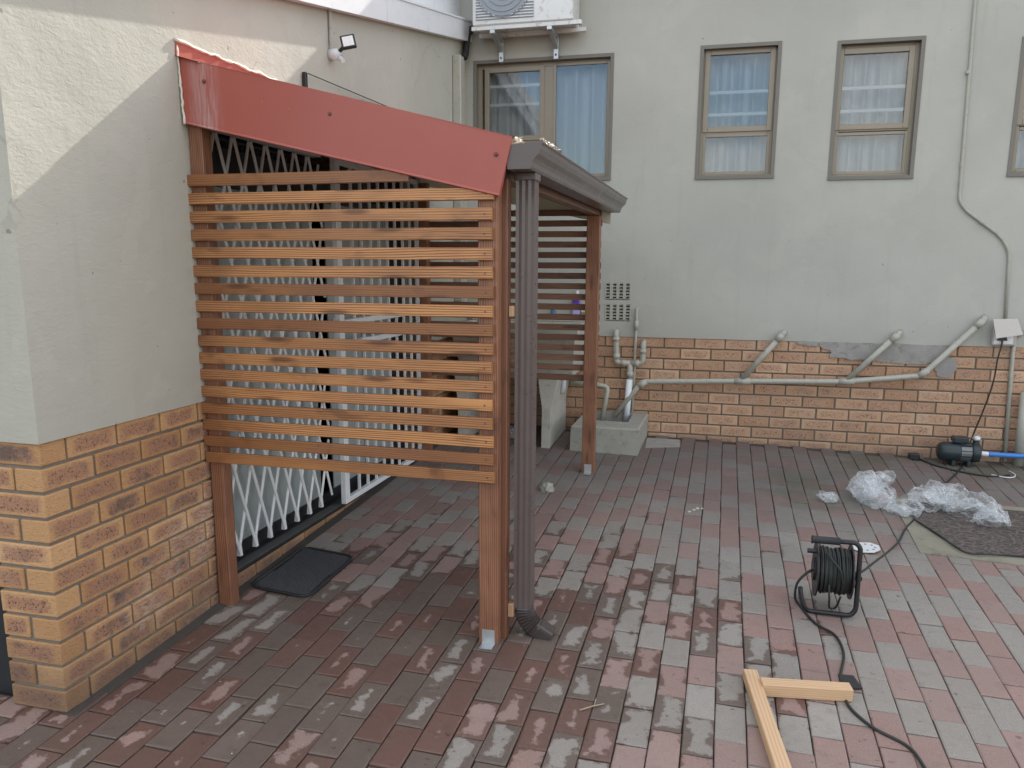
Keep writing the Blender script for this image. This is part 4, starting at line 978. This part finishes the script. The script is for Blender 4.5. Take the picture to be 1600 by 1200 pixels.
def inside(u, w):
    du = max(0, rc-u, u-(1-rc))/rc; dw = max(0, rc*.66-w, w-(1-rc*.66))/(rc*.66); return du*du+dw*dw < .86
for s in range(-40, 90):
    for sg in (1, -1):
        seg = []
        for i in range(30):
            w = i/29; u = s*.05+sg*w*1.55*.9-(.0 if sg > 0 else -.0)
            if 0.03 < u < .97 and inside(u, w): seg.append(quad(u, w))
        if len(seg) > 1: n.tube([gp(seg[0].x, seg[0].y, .0075), gp(seg[-1].x, seg[-1].y, .0075)], .0019, 4)
n.build('mat_mesh', MT['matline'], dm)

# ------------------------------------------------------------------ cable reel
cr = empty('cable_reel', 'black extension cable reel standing on its tubular frame on the paving', 'cable reel')
gr_ = gz(2.58, 1.5)+.002; HR = .011
hoop = [(2.510, 1.495, .345), (2.655, 1.495, .345), (2.675, 1.495, .325), (2.678, 1.495, gr_+HR+.03), (2.66, 1.495, gr_+HR), (2.49, 1.50, gr_+HR), (2.475, 1.53, gr_+HR), (2.47, 1.66, gr_+HR+.006), (2.47, 1.70, gr_+.035)]
MB().tube(bend(hoop, .035, 6), .0105, 10).build('frame', MT['black'], cr, smooth=True)
MB().tube([(2.478, 1.495, .345), (2.481, 1.495, .345), (2.484, 1.495, .345), (2.588, 1.495, .345), (2.592, 1.495, .345)], [.017, .0195, .0165, .0165, .0185], 12).build('grip', MT['blackr'], cr, smooth=True)
ax = Vector((2.585, 1.575, .185))
for xx in (2.513, 2.655):
    n = MB(); n.tube([(xx-.003, ax.y, ax.z), (xx+.003, ax.y, ax.z)], .118, 32); n.build('flange', MT['black'], cr)
    MB().tube([(xx-.0045, ax.y, ax.z), (xx+.0045, ax.y, ax.z)], .045, 20).build('flange_hub', MT['pumpg'] if xx < 2.6 else MT['black'], cr)
MB().tube([(2.500, ax.y, ax.z), (2.668, ax.y, ax.z)], .05, 20).build('drum', MT['black'], cr)
MB().tube([(2.655, ax.y, ax.z), (2.677, 1.515, ax.z), (2.678, 1.497, ax.z)], .016, 10).build('axle', MT['black'], cr)
MB().tube([(2.510, ax.y-.02, ax.z+.088), (2.472, ax.y-.02, ax.z+.088)], .0105, 10).build('crank_knob', MT['black'], cr)
random.seed(9)
n = MB(); pts = []; turns = 15
for i in range(turns*22):
    t = i/(turns*22); a_ = i/22*2*math.pi; r_ = .096+.004*math.sin(t*11)+.0025*math.sin(i*.7)
    pts.append((2.522+t*.128+.0015*math.sin(a_*.5), ax.y+r_*math.cos(a_), ax.z+r_*math.sin(a_)))
n.tube(pts, .0046, 6)
pts = [(2.648-p_[0]+2.522, ax.y+(p_[1]-ax.y)*.93, ax.z+(p_[2]-ax.z)*.93) for p_ in pts]; n.tube(pts, .0046, 6)
n.tube(smoothline([(2.545, ax.y-.07, ax.z+.098), (2.57, ax.y-.095, ax.z+.075), (2.60, ax.y-.11, ax.z+.04), (2.615, ax.y-.108, ax.z-.02)]), .0046, 6)
n.tube(smoothline([(2.56, ax.y-.10, ax.z-.03), (2.565, ax.y-.105, ax.z-.09), (2.575, ax.y-.06, ax.z-.150), (2.60, ax.y-.06, ax.z-.145), (2.61, ax.y-.10, ax.z-.08)]), .0046, 6)
n.build('wound_cable', MT['cord'], cr, smooth=True)
CB = .0055
def gl(x, y): return (x, y, gz(x, y)+CB+.001)
c1 = [(2.512, 1.565, .185), (2.48, 1.54, .180), (2.440, 1.535, .13), (2.435, 1.56, .06), gl(2.45, 1.58), gl(2.505, 1.40), gl(2.575, 1.31), gl(2.59, 1.16), gl(2.557, .985), gl(2.555, .90), gl(2.56, .78), gl(2.62, .67), gl(2.71, .595), gl(2.74, .50), gl(2.76, .3), gl(2.72, 0)]
o = MB().tube(smoothline(c1, 8), CB, 8).build('extension_cord', MT['cord'], smooth=True); tag(o, 'dark cord trailing from the reel past the planks towards the front', 'cord')
c2 = [(2.668, 1.56, .170), (2.741, 1.72, .150), (2.829, 1.95, .118), (2.926, 2.20, .082), (3.03, 2.48, .050), gl(3.11, 2.72), gl(3.20, 2.92), gl(3.33, 3.21), gl(3.44, 3.45), gl(3.54, 3.70), gl(3.68, 4.0), gl(3.80, 4.30), (3.83, 4.375, .16), (3.86, 4.375, .30), (3.91, 4.37, .50), (3.945, 4.365, .68), (3.955, 4.36, .85), (3.970, 4.365, .94), (3.972, 4.365, .985)]
o = MB().tube(smoothline(c2, 8), CB, 8).build('power_cable', MT['cord'], smooth=True); tag(o, 'black cord from the reel under the plastic bags up to the socket', 'cord')
c3 = [gl(3.19, 2.86), gl(3.26, 2.66), gl(3.335, 2.42), gl(3.46, 2.425), gl(3.65, 2.45), gl(4.2, 2.46)]
o = MB().tube(smoothline([(a_, b_, c_+.009) for a_, b_, c_ in c3], 8), .0045, 8).build('loose_cord', MT['cord'], smooth=True); tag(o, 'thin black cord lying along the front edge of the patterned mat', 'cord')

# ------------------------------------------------------------------ disc, planks, plate
e = empty('sanding_disc', 'white perforated sanding disc lying on the paving beside the reel', 'disc'); ctr = Vector((2.850, 2.345)); ND = 8
out = [(ctr.x+.069*math.cos(R_(22+i*45)), ctr.y+.075*math.sin(R_(22+i*45))) for i in range(ND)]
n = MB(); n.add([gp(x, y, .014+.10*(x-ctr.x)) for x, y in out]+[gp(x, y, .011+.10*(x-ctr.x)) for x, y in out], [tuple(range(ND))]+[(i, ND+i, ND+(i+1) % ND, (i+1) % ND) for i in range(ND)]); n.build('disc_face', MT['disc'], e)
n = MB()
for i in range(8):
    a_ = R_(i*45); cx_, cy_ = ctr.x+.042*math.cos(a_), ctr.y+.042*math.sin(a_); n.tube([gp(cx_, cy_, .0147+.10*(cx_-ctr.x)), gp(cx_, cy_, .0152+.10*(cx_-ctr.x))], .006, 8)
n.build('disc_holes', MT['dark'], e)
def plank(a, b, w, h, label, mm='plank'):
    a = Vector(a); b = Vector(b); L = (b-a).length; n = MB().box((-L/2, -w/2, 0), (L/2, w/2, h), .0025)
    o = n.build('timber_offcut', MT[mm]); c = (a+b)/2; ang = math.atan2(b.y-a.y, b.x-a.x)
    o.matrix_world = Matrix.Translation((c.x, c.y, gz(c.x, c.y)+.002))@qrot.to_matrix().to_4x4()@Matrix.Rotation(ang, 4, 'Z'); return tag(o, label, 'timber', 'timber offcuts on the paving')
plank((2.262, .790), (2.572, .842), .052, .048, 'short square timber offcut lying crosswise beside the black plate')
plank((2.226, .880), (2.316, .290), .050, .038, 'longer timber offcut running out of the frame at the bottom')
n = MB(); q = [(2.548, .985), (2.602, .990), (2.622, .908), (2.566, .893)]
n.add([gp(x, y, .012) for x, y in q]+[gp(x, y, .006) for x, y in q], [(0, 1, 2, 3), (7, 6, 5, 4), (0, 4, 5, 1), (1, 5, 6, 2), (2, 6, 7, 3), (3, 7, 4, 0)]); sp_ = n.build('sandpaper_sheet', MT['blackr']); tag(sp_, 'small dark square of sandpaper under the end of the short offcut', 'sandpaper')

# ------------------------------------------------------------------ pump
pu = empty('water_pump', 'black and grey water pump against the brick base under the socket', 'pump')
pz = gz(3.75, 4.25); px = 3.75; py = 4.24
MB().tube([(3.600, py, pz+.095), (3.615, py, pz+.095), (3.64, py, pz+.095), (3.735, py, pz+.095), (3.745, py, pz+.095)], [.035, .060, .070, .070, .064], 20).build('motor_cover', MT['pump'], pu, smooth=True)
n = MB()
n.tube([(3.745, py, pz+.095), (3.815, py, pz+.095)], .060, 20); n.build('motor_body', MT['pumpg'], pu)
for i in range(10):
    a_ = 2*math.pi*i/10; c_, s_ = math.cos(a_), math.sin(a_); n = MB(); n.box((3.748, -.002, .060), (3.812, .002, .072)); o = n.build('cooling_fin', MT['pump'], pu); o.matrix_local = Matrix.Translation((0, py, pz+.095))@Matrix.Rotation(a_, 4, 'X')
MB().tube([(3.815, py, pz+.095), (3.825, py, pz+.095), (3.868, py, pz+.095), (3.878, py, pz+.095)], [.062, .070, .068, .045], 20).build('pump_head', MT['pump'], pu, smooth=True)
MB().box((3.69, py-.045, pz+.166), (3.79, py+.045, pz+.205), .006).build('terminal_box', MT['pump'], pu)
MB().tube([(3.845, py, pz+.155), (3.845, py, pz+.185)], .022, 12).build('outlet_port', MT['pump'], pu)
MB().tube([(3.845, py, pz+.186), (3.845, py, pz+.192), (3.848, py, pz+.215), (3.848, py, pz+.222)], [.028, .030, .024, .015], 14).build('priming_cap', MT['galv'], pu, smooth=True)
for fx in (3.70, 3.80): MB().box((fx-.012, py-.06, pz+.002), (fx+.012, py+.06, pz+.040), .003).build('foot', MT['pump'], pu)
MB().tube([(3.878, py, pz+.092), (3.93, py, pz+.090)], .017, 12).build('hose_tail', MT['pvc'], pu)
o = MB().tube(smoothline([(3.925, py, pz+.090), (4.10, 4.26, pz+.085), (4.5, 4.33, pz+.070), (5.2, 4.30, pz+.03)]), .0165, 12).build('water_hose', MT['blue'], smooth=True); tag(o, 'blue water hose running right from the pump along the wall', 'hose')
o = MB().tube(smoothline([gl(3.50, 4.30), gl(3.58, 4.15), gl(3.72, 4.03), gl(3.88, 3.98), gl(4.02, 4.05)]), .006, 8).build('pump_cord', MT['cord'], smooth=True); tag(o, 'black cord with a square box lying on the ground before the pump', 'cord')
o = MB().box((3.43, 4.27, gz(3.46, 4.3)), (3.50, 4.33, gz(3.46, 4.3)+.042), .005).build('switch_box', MT['black']); tag(o, 'little black control box on the ground left of the pump', 'box')
o = MB().tube(smoothline([gl(3.90, 4.02), gl(4.0, 3.98), gl(4.06, 4.06), gl(4.05, 4.16)]), .004, 8).build('clear_tube', MT['pvc'], smooth=True); tag(o, 'thin pale loop of tube on the ground below the blue hose', 'tube')

# ------------------------------------------------------------------ crumpled polythene
def bag(name, lumps, seed, label, detail=4, films=3):
    bm = bmesh.new(); off = Vector((seed*3.1, seed*1.7, 0)); rg = random.Random(int(seed*10))
    def crumple(w, amp, fr):
        q = w*fr+off; a_ = noise.noise_vector(q); b_ = noise.noise_vector(q*2.3+Vector((7, 3, 1))); c_ = noise.noise_vector(q*5.1+Vector((1, 9, 4)))
        rd = 1-abs(noise.noise(q*1.7))*2.2
        return (a_+b_*.45+c_*.12)*amp+Vector((0, 0, rd*amp*.35))
    for (x, y, h, rx, ry, rz_, yaw) in lumps:
        r = bmesh.ops.create_icosphere(bm, subdivisions=detail, radius=1); Mt = Matrix.Translation((x, y, gz(x, y)+h))@Matrix.Rotation(yaw, 4, 'Z')@Matrix.Diagonal((rx, ry, rz_, 1))
        for v in r['verts']:
            w = Mt@v.co; w = w+crumple(w, .42*min(rx, ry), 10); g = gz(w.x, w.y)+.010
            if w.z < g: w.z = g+.004*abs(noise.noise(w*50))
            v.co = w
        for k in range(films):     # loose folded films lying over the lump
            N = 34; a0 = rg.uniform(0, 6.28); sc_ = rg.uniform(.8, 1.25); ca, sa = math.cos(a0), math.sin(a0); o2 = Vector((rg.uniform(0, 50), 0, 0)); grid = []
            ox, oy = rg.uniform(-.35, .35), rg.uniform(-.35, .35)
            for i in range(N):
                for j in range(N):
                    u, w_ = (i/(N-1)-.5)*2*sc_, (j/(N-1)-.5)*1.5*sc_; uu, vv = u*ca-w_*sa+ox, u*sa+w_*ca+oy
                    p_ = Mt@Vector((uu*.75, vv*.75, .72*max(0, 1-.7*(uu*uu+vv*vv)))); q = p_*9+o2
                    p_ = p_+(noise.noise_vector(q*.8)+noise.noise_vector(q*1.9)*.5+noise.noise_vector(q*3.6)*.12)*(.34*min(rx, ry))
                    g = gz(p_.x, p_.y)+.010
                    if p_.z < g: p_.z = g+.004*abs(noise.noise(p_*50))
                    grid.append(bm.verts.new(p_))
            for i in range(N-1):
                for j in range(N-1): bm.faces.new((grid[i*N+j], grid[(i+1)*N+j], grid[(i+1)*N+j+1], grid[i*N+j+1]))
    me = bpy.data.meshes.new(name); bm.to_mesh(me); bm.free(); me.materials.append(MT['bag'])
    for p_ in me.polygons: p_.use_smooth = True
    o = place(name, me); return tag(o, label, 'plastic bag', 'crumpled clear plastic bags on the paving' if name == 'plastic_bag' else None)
bag('plastic_bag', [(2.745, 3.10, .028, .055, .060, .040, .3)], 1.0, 'small crumpled clear bag lying alone left of the others')
bag('plastic_bag', [(2.985, 3.30, .055, .085, .20, .075, -.35), (3.02, 3.12, .045, .12, .10, .060, .2), (3.15, 2.99, .030, .10, .085, .042, -.5), (3.10, 3.46, .06, .10, .06, .055, .5)], 2.0, 'clear plastic bag with a curled end, left end of the large heap')
bag('plastic_bag', [(3.34, 3.15, .05, .13, .13, .068, .1), (3.44, 3.32, .045, .12, .10, .06, .6)], 3.0, 'crumpled cloudy clear bag in the middle of the large heap')
bag('plastic_bag', [(3.52, 3.05, .05, .13, .12, .068, -.3), (3.60, 2.93, .048, .085, .11, .060, -.6)], 4.0, 'clear plastic bag at the right end of the large heap')
bag('plastic_wrap', [(.52, 4.0, .035, .10, .10, .05, .3)], 6.0, 'pale crumpled wrap on the ground under the wash trough', 4)

# ------------------------------------------------------------------ small litter on the paving
random.seed(31)
n = MB()
for i in range(120):
    x = random.uniform(-.1, 3.9); y = random.uniform(-.1, 4.1); s = random.uniform(.0015, .005); p_ = gp(x, y, .001)
    a_ = [(p_[0]+random.uniform(-s, s), p_[1]+random.uniform(-s, s), p_[2]+random.uniform(0, s)) for _ in range(4)]; n.add(a_, [(0, 1, 2), (0, 2, 3), (0, 3, 1), (1, 3, 2)])
o = n.build('grit', MT['leafm'], kind='stuff')
tw = MB().tube([gp(1.655, .50, .004), gp(1.70, .53, .010), gp(1.73, .56, .004)], .0025, 6).tube([gp(1.70, .53, .010), gp(1.70, .57, .012)], .0018, 6).build('twig', MT['twig']); tag(tw, 'small dry forked twig on the wet paving right of the downpipe', 'twig')
def blotch(pts, label):
    vs = []; 
    for (x, y, r) in pts:
        pass
    n = MB()
    for (x, y, r) in pts:
        k = 9; c = [(x+r*random.uniform(.6, 1.1)*math.cos(2*math.pi*i/k), y+r*random.uniform(.6, 1.1)*math.sin(2*math.pi*i/k)*1.4) for i in range(k)]
        n.add([gp(a_, b_, .0022) for a_, b_ in c]+[gp(a_, b_, .0005) for a_, b_ in c], [tuple(range(k))]+[(i, k+i, k+(i+1) % k, (i+1) % k) for i in range(k)])
    o = n.build('paint_splash', MT['leafm']); return tag(o, label, 'paint splash')
blotch([(1.93, 2.66, .012), (1.955, 2.70, .012), (1.975, 2.735, .014), (2.00, 2.74, .009)], 'pale dried paint splash on the paving in front of the waste pipes')
bm = bmesh.new(); bmesh.ops.create_icosphere(bm, subdivisions=3, radius=1)
for v in bm.verts:
    v.co = Vector((v.co.x*.045, v.co.y*.055, max(-.002, v.co.z*.05)))*(1+.3*noise.noise(v.co*3)); v.co += Vector((1.045, 2.80, gz(1.04, 2.8)))
me = bpy.data.meshes.new('stone'); bm.to_mesh(me); bm.free(); me.materials.append(MT['conc']); tag(place('stone', me), 'rough grey lump of mortar on the paving between downpipe and far post', 'stone')
# white lime bloom paver strips beside the gully box
n = MB()
for i in range(1): n.add([gp(1.545, 3.99, .0022), gp(1.80, 4.10, .0022), gp(1.78, 4.32, .0022), gp(1.53, 4.30, .0022), gp(1.545, 3.99, .0008), gp(1.80, 4.10, .0008), gp(1.78, 4.32, .0008), gp(1.53, 4.30, .0008)], [(0, 1, 2, 3), (0, 4, 5, 1), (1, 5, 6, 2), (2, 6, 7, 3), (3, 7, 4, 0)])
o = n.build('lime_stain', MT['cement']); tag(o, 'grey cement wash spilt on the paving right of the gully box', 'cement spill')
